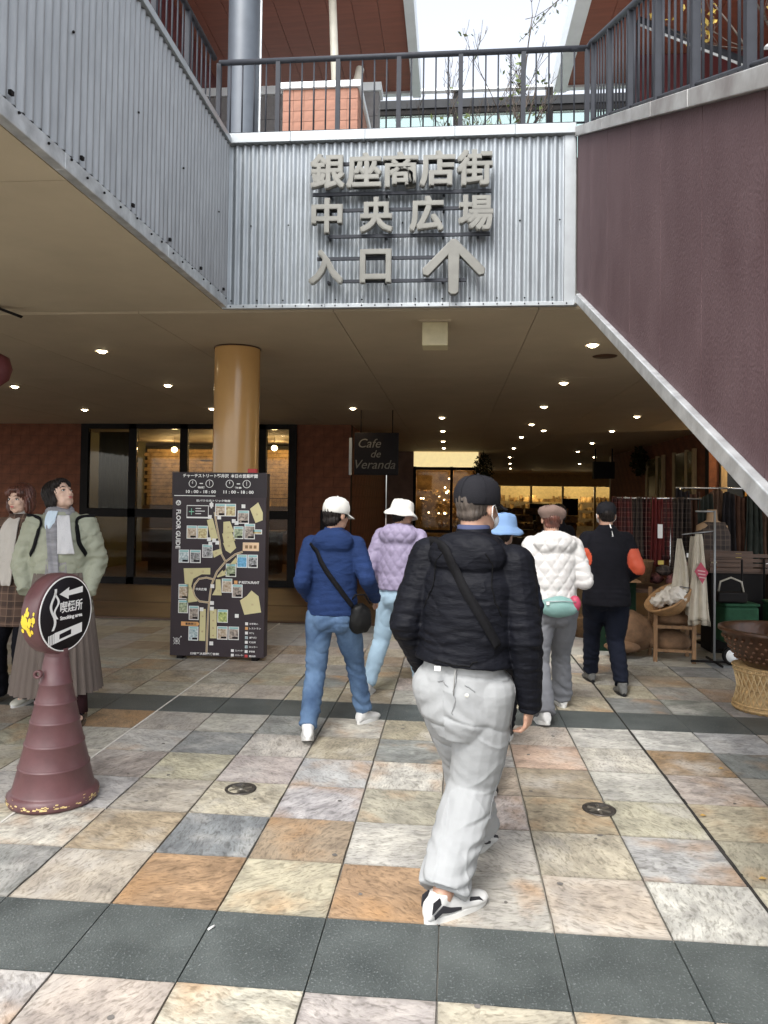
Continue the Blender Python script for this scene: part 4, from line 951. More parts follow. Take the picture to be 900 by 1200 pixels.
MB().lathe([(.030,0),(.030,.001),(.026,.001),(.026,0)], 24, (c[0],-.0015,c[1]), RX).build('compass_ring', MT['white'], gb)
for a in (45,135,0,90):
    t = rad(a); l_ = .05 if a in (45,135) else .024; MB().tube([(c[0]-l_*math.cos(t)*.9,-.0022,c[1]-l_*math.sin(t)*.9),(c[0]+l_*math.cos(t),-.0022,c[1]+l_*math.sin(t))], .0022, 5).build('compass_line', MT['white'], gb)
MB().ell((c[0]+.043,-.002,c[1]+.043),(.007,.001,.007),nu=10,nv=6).build('compass_dot', MT['white'], gb)
bevel(MB().box((.27,.02,BH),(.36,.07,BH+.045)).build('red_tab', mat('red_tab', (.35,.02,.02), .5), gb), .004)

# ================================================================== RIGHT-HAND GOODS
wick = mat('woven_rattan', (.50,.33,.15), .6, var=.35, scale=30, bump=.5, bscale=80)
ps = empty('rattan_stool', (2.40,5.98,0), label='hourglass woven rattan stool standing under the big dark bowl', cat='stool')
def wob(r, z, t): return r+.006*math.sin(t*26+z*40), z
MB().lathe([(.001,.0),(.215,.0),(.225,.03),(.205,.08),(.178,.17),(.185,.23),(.215,.30),(.222,.335),(.001,.335)], 90, wob=wob).build('body', wick, ps)
hoop = MB()
for z, r_ in ((.02,.225),(.05,.222),(.17,.184),(.30,.218),(.33,.226)): hoop.lathe([(r_+.008*math.cos(a), z+.008*math.sin(a)) for a in [k*math.pi/4 for k in range(9)]], 40)
hoop.build('hoop', wick, ps)
cr_ = MB()
for k in range(30):
    t = k*2*math.pi/30
    for s_ in (1,-1): cr_.tube([(.222*math.cos(t),.222*math.sin(t),.04),(.192*math.cos(t+s_*.25),.192*math.sin(t+s_*.25),.17),(.222*math.cos(t+s_*.5),.222*math.sin(t+s_*.5),.32)], .0045, 5)
cr_.build('weave', mat('pale_cane', (.58,.42,.22), .6), ps)
bw = empty('dark_bowl', (2.46,5.95,.336), label='large dark brown studded round bowl resting on the rattan stool', cat='bowl')
bm1 = mat('dark_bronze_glaze', (.075,.035,.018), .3, .2, var=.4, scale=12, bump=.4, bscale=30)
MB().lathe([(.001,0),(.20,0),(.27,.06),(.335,.16),(.37,.25),(.395,.262),(.395,.285),(.365,.29),(.345,.255),(.30,.16),(.22,.10),(.001,.09)], 60).build('bowl', bm1, bw)
sm = MB()
for row in range(5):
    z = .06+row*.038; r_ = .272+(z-.06)*.58
    for k in range(34): t = (k+.5*(row%2))*2*math.pi/34; sm.ell((r_*math.cos(t),r_*math.sin(t),z),(.014,.014,.012),nu=6,nv=5)
a = sm.build('studs', mat('bowl_studs', (.13,.06,.03), .3, .2), bw); a['kind'] = 'stuff'
q = random.Random(5); sm = MB()
for k in range(160): a_ = q.uniform(0,6.28); r_ = .28*q.random()**.5; sm.ell((r_*math.cos(a_),r_*math.sin(a_),.17+q.uniform(0,.03)), q.uniform(.014,.026), nu=6, nv=4)
a = sm.build('nuts', mat('brown_nuts', (.16,.07,.035), .5, var=.5, scale=30), bw); a['kind'] = 'stuff'

gcl = mat('bottle_green_canvas', (.007,.022,.012), .85, var=.25, scale=12, bump=.3)
# slanted display stand
ds = empty('display_rack', (2.02,7.62,0), rz=-6, label='low wooden rack with a tilted basket shelf beside the towels', cat='rack')
wd_ = mat('brown_timber', (.20,.11,.05), .6, var=.3, scale=8, stretch=(6,6,1), bump=.2)
for (x,y,h) in ((0,0,.62),(.36,0,.62),(0,.34,.70),(.36,.34,.86)): MB().box((x-.018,y-.018,0),(x+.018,y+.018,h)).build('leg', wd_, ds)
for (a,b) in (((.02,-.012,.33),(.34,.012,.36)),((.02,-.012,.10),(.34,.012,.125)),((.02,.328,.33),(.34,.352,.36))): MB().box(a,b).build('crossbar', wd_, ds)
MB().box((-.012,.02,.33),(.012,.32,.36)).build('crossbar', wd_, ds); MB().box((.348,.02,.33),(.372,.32,.36)).build('crossbar', wd_, ds)
bk_ = empty('tilted_basket', (2.17,7.66,.60), rz=-20, label='tilted wicker basket heaped with crumpled white cloth', cat='basket'); 
rt = Matrix.Rotation(rad(28),3,'Y')@Matrix.Rotation(rad(18),3,'X'); rt = Matrix.Rotation(rad(-28),3,'Y')@Matrix.Rotation(rad(22),3,'X')
MB().lathe([(.001,-.13),(.10,-.12),(.19,-.05),(.235,.03),(.25,.05),(.235,.06),(.215,.03),(.001,-.02)], 36, rot=rt, wob=lambda r,z,t:(r+.004*math.sin(t*30),z)).build('basket', mat('tan_wicker', (.30,.17,.075), .6, var=.3, scale=20, bump=.5), bk_)
def puff(name, c, r, m, seed, par=None, amp=.25, sub=3, sc=(1,1,1), f=3.0):
    bm = bmesh.new(); bmesh.ops.create_icosphere(bm, subdivisions=sub, radius=1)
    from mathutils import noise as N
    for v in bm.verts:
        d = v.co.normalized(); k = 1+amp*N.noise(d*f+Vector((seed,0,0)))+amp*.5*N.noise(d*f*2.7+Vector((0,seed,0))); v.co = Vector((d.x*k*r*sc[0], d.y*k*r*sc[1], d.z*k*r*sc[2]))+Vector(c)
    me = bpy.data.meshes.new(name); bm.to_mesh(me); bm.free(); me.materials.append(m)
    me.polygons.foreach_set('use_smooth', [True]*len(me.polygons)); return link(name, me, par)
wc = mat('crumpled_white_cloth', (.62,.58,.52), .9, var=.12, scale=8, bump=.4)
q = random.Random(9)
for k in range(6):
    p = rt @ Vector((q.uniform(-.13,.13), q.uniform(-.12,.12), .07)); puff('cloth_bundle', p, q.uniform(.07,.10), wc, k*3.1, bk_, .55, 3, (1,1,.75))
sack = mat('burlap_sack', (.135,.075,.038), .9, var=.3, scale=12, bump=.5, bscale=120)
for k,(c,r_,sc_,lb) in enumerate((((1.83,7.86,.24),.25,(1.0,.75,.85),'round brown burlap cushion on the floor left of the wooden rack'),((2.22,7.72,.42),.20,(1.1,.7,.36),'flat brown burlap cushion lying across the rack bar'),((2.2,7.78,.18),.19,(1.1,.7,.62),'brown burlap cushion stored at the bottom of the rack'),((1.72,7.72,.12),.14,(1.2,.8,.45),'folded brown burlap lying at the foot of the round cushion'))):
    tag(puff('burlap_cushion', c, r_, sack, k*2.3+1, None, .12, 4, sc_, 1.6), lb, 'cushion', 'brown burlap cushions')
# towels on a stand
tsd = empty('towel_stand', (2.50,7.55,0), label='thin metal pole stand with cream towels hooked on it', cat='stand')
MB().tube([(.06,.0,.02),(.06,0,1.50)], .011, 10).build('pole', MT['galv_dull'], tsd); MB().tube([(-.16,0,.03),(.30,0,.03)], .012, 8).build('foot', MT['black'], tsd); MB().tube([(.06,-.22,.03),(.06,.22,.03)], .012, 8).build('foot', MT['black'], tsd)
MB().tube([(-.25,0,1.26),(.06,0,1.30)], .006, 6).build('hook_arm', MT['galv_dull'], tsd)
MB().tube([(.06,0,1.49),(-.12,0,1.49)], .009, 6).build('top_arm', MT['galv_dull'], tsd)
tw_ = mat('cream_linen', (.52,.47,.38), .9, var=.08, scale=14, bump=.4, bscale=180)
def towel(x, top, bot, w0, w1, label, seed, emblem=False, y0=7.52):
    t = empty('hanging_towel', (x,y0,top), label=label, cat='towel'); n = 26; m_2 = 26; vs = []
    for i in range(m_2+1):
        f = i/m_2; z = -(top-bot)*f; wd = w0+(w1-w0)*f**.8
        for j in range(n+1):
            u = j/n-.5; y = .016*(.3+f)*math.sin(u*14+seed)+.005*math.sin(u*31+seed*2+f*3); xx = u*wd + .02*math.sin(f*3+seed)*f + (w1*.12*f)
            vs.append((xx, y, z - .03*abs(u)*f))
    fs = [(i*(n+1)+j,i*(n+1)+j+1,(i+1)*(n+1)+j+1,(i+1)*(n+1)+j) for i in range(m_2) for j in range(n)]
    c = MB().add(vs, fs, True).build('cloth', tw_, t); sd_ = c.modifiers.new('s','SOLIDIFY'); sd_.thickness = .008
    fg = MB()
    for j in range(n+1): p = vs[m_2*(n+1)+j]; fg.tube([p,(p[0]+.004,p[1],p[2]-.05)], .003, 4)
    fg.build('fringe', tw_, t)
    st = MB()
    for ff in (.80,.86):
        i = int(ff*m_2); a = [Vector(vs[i*(n+1)+j])+Vector((0,-.0075,0)) for j in range(n+1)]; b = [v+Vector((0,0,-.012)) for v in a]
        st.add(a+b, [(j,j+1,n+2+j,n+1+j) for j in range(n)])
    st.build('stripe', mat('towel_stripe', (.12,.12,.13), .8), t)
    if emblem:
        e = MB().prism([(-.055,-.36),(.005,-.27),(.075,-.37),(.02,-.48)], .004, 'y', -.05).build('emblem', mat('emblem_red', (.42,.06,.10), .7), t)
        l = MB()
        for k in range(3): l.prism([(-.025+k*.006,-.345-k*.032),(.045+k*.003,-.355-k*.032),(.044+k*.003,-.365-k*.032),(-.026+k*.006,-.357-k*.032)], .002, 'y', -.053)
        l.build('emblem_lines', mat('emblem_pale', (.6,.4,.4), .7), e)
    return t
towel(2.22,1.22,.62,.03,.20,'narrow cream towel hanging just left of the emblem towel',1.0)
towel(2.40,1.27,.44,.05,.20,'cream towel with red diamond emblem hanging on the pole stand',2.2,True)
towel(2.37,1.24,.52,.03,.16,'plain cream towel hanging behind the emblem towel',3.4,False,7.62)
# garment rail with plaid scarves
rl = empty('garment_rail', (1.95,9.0,-.0), label='chrome garment rail hung with dark red plaid scarves', cat='clothes rail')
chrome = mat('chrome', (.6,.6,.6), .2, .9)
MB().tube([(-.05,0,1.62),(.95,0,1.62)], .012, 10).build('top_bar', chrome, rl)
for x in (.12,.60): MB().tube([(x,0,.05),(x,0,1.62)], .013, 10).build('pole', chrome, rl); MB().tube([(x,-.25,.03),(x,.25,.03)], .014, 8).build('foot', chrome, rl)
def plaid(name, c1, c2, c3):
    m = bpy.data.materials.new(name); m.use_nodes = True; n = m.node_tree.nodes; L = m.node_tree.links.new; b = n['Principled BSDF']; b.inputs['Roughness'].default_value = .9
    tc = n.new('ShaderNodeTexCoord'); sp = n.new('ShaderNodeSeparateXYZ'); L(tc.outputs['Object'], sp.inputs[0]); prev = None
    col = n.new('ShaderNodeRGB'); col.outputs[0].default_value = (*c1,1); cur = col.outputs[0]
    for ax, fq, th, c in (('X',9,.62,c2),('Z',9,.62,c2),('X',18,.88,c3),('Z',18,.88,c3)):
        mu = n.new('ShaderNodeMath'); mu.operation = 'MULTIPLY'; mu.inputs[1].default_value = fq; L(sp.outputs[ax], mu.inputs[0])
        fc = n.new('ShaderNodeMath'); fc.operation = 'FRACT'; L(mu.outputs[0], fc.inputs[0])
        g_ = n.new('ShaderNodeMath'); g_.operation = 'GREATER_THAN'; g_.inputs[1].default_value = th; L(fc.outputs[0], g_.inputs[0])
        mm = n.new('ShaderNodeMath'); mm.operation = 'MULTIPLY'; mm.inputs[1].default_value = .6; L(g_.outputs[0], mm.inputs[0])
        mx = n.new('ShaderNodeMixRGB'); L(mm.outputs[0], mx.inputs[0]); L(cur, mx.inputs[1]); mx.inputs[2].default_value = (*c,1); cur = mx.outputs[0]
    L(cur, b.inputs['Base Color']); return m
MT['plaid_red'] = plaid('plaid_red', (.085,.012,.011), (.02,.008,.010), (.20,.10,.08))
MT['plaid_dark'] = plaid('plaid_dark', (.05,.035,.03), (.015,.012,.012), (.12,.09,.07))
MT['plaid_brown'] = plaid('plaid_brown', (.085,.050,.036), (.03,.018,.014), (.20,.13,.09))
red2 = mat('wine_scarf', (.12,.014,.013), .9, var=.25, scale=10, bump=.3)
def drape(x, y, top, bot, wd, m, label, seed, cat='scarf', group='scarves on the garment rail', loc0=(0,0,0)):
    n = 14; k2 = 14; vs = []; q = random.Random(seed)
    for i in range(k2+1):
        f = i/k2
        for j in range(n+1):
            u = j/n-.5; vs.append((u*wd*(.75+.35*f), .03*math.sin(u*18+seed)+.01*math.sin(f*7+seed), -(top-bot)*f-.02*math.sin(u*5+seed)))
    fs = [(i*(n+1)+j,i*(n+1)+j+1,(i+1)*(n+1)+j+1,(i+1)*(n+1)+j) for i in range(k2) for j in range(n)]
    o = MB().add(vs, fs, True).build('scarf' if cat == 'scarf' else 'garment', m, None, (x,y,top)); sd_ = o.modifiers.new('s','SOLIDIFY'); sd_.thickness = .012
    return tag(o, label, cat, group)
desc = ['leftmost','second','third','fourth','fifth','sixth','seventh','eighth']
for k in range(8):
    x = 1.93+k*.115; m = [MT['plaid_red'],MT['plaid_red'],MT['plaid_dark'],MT['plaid_red'],red2,MT['plaid_red'],MT['plaid_dark'],MT['plaid_dark']][k]
    drape(x, 8.97+.03*(k%2), 1.62, .75+.08*(k%3), .15, m, '%s dark %s scarf from the left on the chrome rail' % (desc[k], 'wine red' if k == 4 else 'plaid'), k*1.7)
tag(MB().box((0,0,0),(.055,.004,.16)).build('price_tag', MT['white'], None, (2.37,8.86,1.16)), 'white price tag hanging from the wine red scarf', 'tag')
# shawl draped bust
bu = empty('display_bust', (2.92,8.7,0), label='display bust wearing a dark plaid shawl beside the garment rail', cat='mannequin')
MB().tube([(0,0,0),(0,0,.95)], .02, 10).build('pole', MT['black'], bu); MB().lathe([(.001,0),(.16,0),(.16,.02),(.02,.03)], 24).build('base', MT['black'], bu)
MB().rings([((0,0,.85),(1,0,0),(0,1,0),.13,.09),((0,0,1.0),(1,0,0),(0,1,0),.15,.10),((0,0,1.2),(1,0,0),(0,1,0),.18,.11),((0,0,1.32),(1,0,0),(0,1,0),.17,.09),((0,0,1.38),(1,0,0),(0,1,0),.06,.05),((0,0,1.50),(1,0,0),(0,1,0),.05,.045)]).build('torso', mat('bust_beige', (.30,.20,.12), .6), bu)
MB().rings([((0,0,.72),(1,0,0),(0,1,0),.21,.14),((0,0,1.0),(1,0,0),(0,1,0),.20,.14),((0,0,1.22),(1,0,0),(0,1,0),.20,.13),((.02,0,1.36),(1,0,0),(0,1,0),.12,.09)]).build('shawl', MT['plaid_dark'], bu)
# table with heaped bags and slippers
tb = empty('goods_table', (1.62,8.55,0), label='dark low table heaped with patterned bags behind the wooden rack', cat='table')
MB().box((0,-.3,.60),(1.0,.3,.64)).build('tabletop', MT['darkwood'], tb)
for x in (.04,.96):
    for y in (-.26,.26): MB().box((x-.02,y-.02,0),(x+.02,y+.02,.6)).build('leg', MT['darkwood'], tb)
pat = mat('patterned_fabric', (.05,.035,.04), .7, var=.6, scale=26, col2=(.30,.12,.12), detail=2)
q = random.Random(12)
for k in range(14):
    tag(puff('soft_bag', (1.72+.075*k+q.uniform(-.03,.03), 8.35+q.uniform(-.1,.25), .70+q.uniform(0,.22)), q.uniform(.07,.11), pat if k % 2 else MT['plaid_dark'], k*1.9, None, .3, 3, (1,1,.7)), '%s small %s soft bag from the left in the heap on the dark table' % (['first','second','third','fourth','fifth','sixth','seventh','eighth','ninth','tenth','eleventh','twelfth','thirteenth','fourteenth'][k], 'patterned' if k % 2 else 'dark plaid'), 'bag', 'patterned soft bags heaped on the table')
sl = mat('tan_slipper', (.42,.24,.10), .6, var=.2)
for k,(x,y,rz,lb) in enumerate(((1.62,8.0,25,'tan slipper lying on the heap, left one of the pair'),(1.78,7.98,10,'tan slipper lying on the heap, right one of the pair'))):
    t = empty('slipper', (x,y,.80), rz=rz, label=lb, cat='slipper'); t.rotation_euler = (rad(35),0,rad(rz))
    MB().rings([((0,-.13,0),(1,0,0),(0,0,1),.02,.008),((0,-.10,0),(1,0,0),(0,0,1),.038,.012),((0,0,0),(1,0,0),(0,0,1),.042,.012),((0,.10,0),(1,0,0),(0,0,1),.046,.012),((0,.14,0),(1,0,0),(0,0,1),.02,.008)],16).build('sole', sl, t)
    MB().rings([((0,.0,.03),(1,0,0),(0,0,1),.045,.03),((0,.06,.025),(1,0,0),(0,0,1),.047,.03),((0,.13,.01),(1,0,0),(0,0,1),.025,.015)],16).build('upper', mat('slipper_red', (.30,.05,.04), .7), t)
tb2 = empty('slipper_crate', (1.72,8.05,0), label='small dark crate carrying the tan slippers', cat='crate'); MB().box((-.20,.02,0),(.22,.14,.74)).build('box', gcl, tb2); MB().box((-.23,-.15,.741),(.23,.15,.76)).build('lid', wd_, tb2)
# green shopping trolleys
gcl = mat('bottle_green_canvas', (.015,.055,.028), .7, var=.25, scale=12, bump=.3)
def trolley(x, y, rz, lb):
    t = empty('shopping_trolley', (x,y,0), rz=rz, label=lb, cat='trolley', group='green shopping trolleys')
    bevel(MB().box((-.17,-.12,.20),(.17,.12,.56)).build('bag', gcl, t), .03, 3); bevel(MB().box((-.175,-.125,.562),(.175,.125,.59)).build('flap', gcl, t), .01)
    fr2 = MB(); fr2.tube([(-.14,.15,.08),(-.14,.16,1.0),(.14,.16,1.0),(.14,.15,.08)], .010, 8); fr2.tube([(-.14,.15,.10),(-.14,-.12,.12),(.14,-.12,.12),(.14,.15,.10)], .008, 8); fr2.build('frame', MT['black'], t)
    for s_ in (-1,1):
        wh = MB().lathe([(.055,-.018),(.088,-.018),(.092,0),(.088,.018),(.055,.018),(.055,-.018)], 26, (0,0,0), Matrix.Rotation(rad(90),3,'X')).build('wheel', MT['black'], t, (s_*.13,-.15,.092))
        MB().lathe([(.001,-.012),(.018,-.022),(.035,-.012),(.064,-.019),(.064,.019),(.001,.02)], 22, (0,0,0), Matrix.Rotation(rad(90),3,'X')).build('rim', MT['white'], wh)
    return t
trolley(2.83,7.72,8,'dark green shopping trolley with a white rimmed wheel by the towel stand'); trolley(3.35,7.9,-8,'dark green shopping trolley farther right under the white paper')
for k, (x, lb) in enumerate(((2.75,'dark wire handled bag hanging above the left green trolley'),)):
    t = empty('handled_bag', (x,7.65,.70), label=lb, cat='bag'); mb = MB(); mb.tube([(-.12,0,0),(-.10,0,.10),(0,0,.14),(.10,0,.10),(.12,0,0)], .01, 8); mb.build('handle', mat('pale_handle',(.35,.33,.28),.5), t); bevel(MB().box((-.14,-.06,-.10),(.14,.06,.0)).build('body', MT['black'], t), .015)
tag(MB().box((-.13,-.004,-.08),(.13,.0,.08)).build('paper_sheet', MT['white'], None, (3.30,7.62,.83), (rad(-40),rad(8),rad(5))), 'white paper sheet clipped above the right green trolley', 'paper')
ct = empty('dark_crate', (3.0,8.3,0), label='dark slatted wooden crate on a stand behind the green trolleys', cat='crate')
for k in range(4): MB().box((-.30,-.2,.86+k*.05),(.30,-.185,.895+k*.05)).build('slat', MT['darkwood'], ct)
MB().box((-.30,-.18,.84),(.30,.2,.86)).build('bottom', MT['darkwood'], ct); MB().box((-.27,-.16,0),(.27,.18,.839)).build('stand', MT['black'], ct); MB().box((-.28,.181,.86),(.28,.2,1.05)).build('slat', MT['darkwood'], ct)
# dark shop furniture deeper right
tag(MB().box((3.9,9.9,-.24),(5.6,10.5,.95)).build('counter', mat('dark_counter', (.035,.022,.016), .6)), 'dark counter in the shadow before the framed shop door', 'counter')
tag(MB().box((3.95,8.9,0),(4.4,9.2,1.15)).build('cabinet', wd_), 'brown timber cabinet standing at the far right edge', 'cabinet')

# second, deeper rail and more stock so the shop front reads as crowded
rl2 = empty('garment_rail', (2.75,9.15,0), label='farther garment rail crowded with dark coats behind the display bust', cat='clothes rail')
MB().tube([(-.1,0,1.75),(1.5,0,1.75)], .012, 10).build('top_bar', chrome, rl2)
for x in (-.05,1.45): MB().tube([(x,0,.03),(x,0,1.75)], .013, 10).build('pole', chrome, rl2)
dk = [mat('dark_coat_%d'%k, c, .9, var=.3, scale=8, bump=.4, bscale=20) for k, c in enumerate(((.02,.018,.02),(.06,.03,.02),(.03,.035,.03),(.09,.05,.03)))]
for k in range(11):
    drape(2.72+k*.135, 9.12+.04*(k%2), 1.72-.03*(k%3), .70+.07*(k%4), .20, dk[k%4], '%s from the left of the dark coats on the farther rail' % ['first','second','third','fourth','fifth','sixth','seventh','eighth','ninth','tenth','eleventh'][k], k*1.3+.5, cat='coat', group='dark coats on the farther rail')
sh = empty('stock_shelf', (4.0,8.6,0), label='dark open shelf stacked with folded cloths at the right edge', cat='shelf')
for z in (.3,.65,1.0,1.35): MB().box((0,0,z),(1.1,.4,z+.03)).build('board', MT['darkwood'], sh)
for x in (0,1.07): MB().box((x,0,0),(x+.03,.4,1.8)).build('upright', MT['darkwood'], sh)
q = random.Random(77); fm = [mat('folded_cloth_%d'%k, c, .9, var=.2, scale=14, bump=.3) for k, c in enumerate(((.30,.26,.20),(.12,.05,.03),(.05,.08,.06),(.22,.12,.05),(.10,.10,.12)))]
for z in (.33,.68,1.03):
    for c_ in range(4):
        for t_ in range(q.randint(2,5)):
            bevel(MB().box((0,0,0),(.22,.26,.045)).build('folded_cloth', fm[q.randrange(5)], sh, (.05+c_*.26+q.uniform(-.01,.01), .05, z+t_*.047)), .012)
for k,(x,y,z,lb) in enumerate(((2.05,8.42,.70,'upright wicker basket among the heaped bags on the dark table'),(3.55,8.0,.0,'low wicker basket on the floor beside the green trolleys'),(1.55,8.9,.0,'tall wicker basket standing behind the dark table'))):
    b_ = empty('wicker_basket', (x,y,z), label=lb, cat='basket', group='wicker baskets'); MB().lathe([(.001,0),(.11,0),(.15,.22),(.16,.23),(.15,.24),(.13,.2),(.001,.05)],30,wob=lambda r,z_,t:(r+.004*math.sin(t*24+z_*60),z_)).build('body', mat('dark_wicker_%d'%k,(.16,.09,.04),.7,var=.4,scale=30,bump=.5), b_)
for k in range(9):
    t_ = empty('price_card', (1.72+k*.27, 8.22+.05*(k%3), .92+.09*(k%2)), label='small %s price card, number %s from the left above the goods' % (('white','cream','yellow')[k%3], ['one','two','three','four','five','six','seven','eight','nine'][k]), cat='card'); MB().box((-.03,0,-.02),(.03,.003,.025)).build('card', [MT['white'],mat('card_cream',(.55,.48,.3),.6),mat('card_yellow',(.5,.38,.08),.6)][k%3] if k < 3 else [MT['white'],bpy.data.materials['card_cream'],bpy.data.materials['card_yellow']][k%3], t_); MB().tube([(0,.004,-.02),(0,.02,-.22)],.002,4).build('pin', MT['black'], t_)
for k,(x,y) in enumerate(((1.31,3.28),(1.27,3.9),(-1.9,2.9),(1.6,4.6))):
    tag(MB().add([(x-.018,y,.005),(x,y+.012,.011),(x+.02,y+.004,.006),(x+.002,y-.010,.008)],[(0,1,2,3)]).build('fallen_leaf', mat('dry_leaf_%d'%k,(.35,.22,.06),.7)), ['small dry leaf caught on the dark joint, nearer the camera','small dry leaf on the dark joint, farther from the camera','small dry leaf on a tile right of the cone sign','small dry leaf on the grey tiles right of the dark joint'][k], 'leaf')
# ================================================================== PEOPLE
def vnoise(P, seed=0):
    """cheap 3D value noise on an (n,3) array"""
    P = P+seed*17.17; i = np.floor(P).astype(np.int64); f = P-i; f = f*f*(3-2*f)
    def h(a,b,c):
        v = (a*374761393+b*668265263+c*2147483647+seed*974634777) & 0xffffffff
        v = ((v ^ (v >> 13))*1274126177) & 0xffffffff
        return ((v ^ (v >> 16)) & 0xffff)/65535.0
    r = 0
    for dx in (0,1):
        for dy in (0,1):
            for dz in (0,1):
                wgt = (f[:,0] if dx else 1-f[:,0])*(f[:,1] if dy else 1-f[:,1])*(f[:,2] if dz else 1-f[:,2])
                r = r + wgt*h(i[:,0]+dx, i[:,1]+dy, i[:,2]+dz)
    return r
def ridged(P, seed): return (1-np.abs(2*vnoise(P,seed)-1))**2.2
def crease(P, seed, pw=7):
    W = np.stack([vnoise(P*.6+7,seed+21),vnoise(P*.6+19,seed+22),vnoise(P*.6+31,seed+23)],1)
    return (1-np.abs(2*vnoise(P+W*1.4,seed)-1))**pw

def remesh(mb, name, m, vox, smooth=4, keep=None, disp=None, decim=None, cuts=()):
    o = mb.build('tmp', m)
    rm = o.modifiers.new('r','REMESH'); rm.mode = 'VOXEL'; rm.voxel_size = vox; rm.use_smooth_shade = True
    if smooth: s_ = o.modifiers.new('s','SMOOTH'); s_.factor = .5; s_.iterations = smooth
    if decim: d_ = o.modifiers.new('d','DECIMATE'); d_.ratio = decim
    dg = bpy.context.evaluated_depsgraph_get(); me = bpy.data.meshes.new_from_object(o.evaluated_get(dg)); me.name = name
    old = o.data; bpy.data.objects.remove(o); bpy.data.meshes.remove(old)
    if cuts:
        bm = bmesh.new(); bm.from_mesh(me)
        for co, no in cuts:
            bmesh.ops.bisect_plane(bm, geom=bm.verts[:]+bm.edges[:]+bm.faces[:], plane_co=co, plane_no=no, clear_outer=True)
        bm.to_mesh(me); bm.free()
    if disp:
        n = len(me.vertices); co = np.empty(n*3,'f'); no = np.empty(n*3,'f'); me.vertices.foreach_get('co',co); me.vertices.foreach_get('normal',no) if False else me.vertex_normals.foreach_get('vector',no)
        co = co.reshape(-1,3).astype('f8'); no = no.reshape(-1,3); co = co+no*disp(co)[:,None]; me.vertices.foreach_set('co', co.astype('f').ravel())
    me.materials.clear(); me.materials.append(m)
    me.polygons.foreach_set('use_smooth',[True]*len(me.polygons)); me.update()
    return me

V = Vector
SKIN = mat('skin', (.40,.235,.165), .5, var=.05, scale=20); SKIN.node_tree.nodes['Principled BSDF'].inputs['Subsurface Weight'].default_value = .08
SKIN2 = mat('fair_skin', (.56,.38,.29), .5, var=.04, scale=20)
HAIRB = mat('black_hair', (.014,.011,.010), .42, var=.4, scale=30, stretch=(1,1,.1), bump=.6, bscale=60)
HAIRR = mat('red_brown_hair', (.085,.028,.018), .4, var=.5, scale=30, stretch=(1,1,.1), bump=.6, bscale=60)
HAIRG = mat('greying_hair', (.07,.055,.045), .5, var=.5, scale=60, stretch=(1,1,.2), bump=.6, bscale=90)
LIP = mat('lips', (.42,.12,.11), .4); EYEW = mat('eye_white', (.6,.58,.55), .3); EYED = mat('eye_dark', (.012,.008,.006), .2)
STRAPM = mat('black_strap', (.005,.005,.006), .8, var=.3, scale=60)
SOLEW = mat('white_sole', (.58,.58,.56), .5, var=.05); SHOEW = mat('white_shoe', (.56,.56,.55), .5, var=.06, scale=20, bump=.1)
SHOEB = mat('black_shoe', (.015,.015,.016), .45); SHOEP = mat('black_patent', (.012,.010,.012), .12, coat=.5)

def ik(a, b, l1, l2, pole):
    d = b-a; L = min(d.length, (l1+l2)*.999); d = d.normalized(); x = (l1*l1-l2*l2+L*L)/(2*L); h = math.sqrt(max(0,l1*l1-x*x))
    p = pole-d*pole.dot(d); p = p.normalized(); return a+d*x+p*h

def limb(mb, pts, rs, n=16, flat=1):
    for (a,b,ra,rb_) in zip(pts, pts[1:], rs, rs[1:]): mb.tube([a,b],[ra,rb_],n)
    for p, r in zip(pts, rs): mb.ell(p, r*1.0, nu=n, nv=10)

def hand(mb, wr, dirv, palm, s=1.0, curl=.6, side=1):
    """palm block, four jointed fingers and a side thumb; dirv=pointing, palm=palm normal"""
    d = V(dirv).normalized(); p = V(palm); p = (p-d*p.dot(d)).normalized(); sd_ = d.cross(p)*side
    R = Matrix((sd_, d, p)).transposed()
    mb.ell(wr+d*.045*s, (.040*s,.052*s,.017*s), R, 12, 8); mb.tube([wr-d*.03*s, wr+d*.02*s], [.026*s,.026*s], 10)
    for k,(o_,l) in enumerate(((-.029,.070),(-.010,.080),(.010,.075),(.028,.058))):
        b = wr+d*.085*s+sd_*o_*s; a1 = curl*.7; a2 = curl*1.7
        d1 = d*math.cos(a1)+p*math.sin(a1); d2 = d*math.cos(a2)+p*math.sin(a2)
        m1 = b+d1*l*.5*s; m2 = m1+d2*l*.5*s; mb.tube([b-d*.02*s,b,m1,m2],[.0095*s,.0095*s,.0085*s,.007*s],8); mb.ell(m2,.0072*s,nu=8,nv=5)
    b = wr+d*.03*s-sd_*.034*s; m1 = b+(d*.7-sd_*.6+p*.3).normalized()*.036*s; m2 = m1+(d*.95-sd_*.1+p*.4).normalized()*.03*s
    mb.tube([wr+d*.02*s,b,m1,m2],[.014*s,.013*s,.011*s,.008*s],8); mb.ell(m2,.0085*s,nu=8,nv=5)

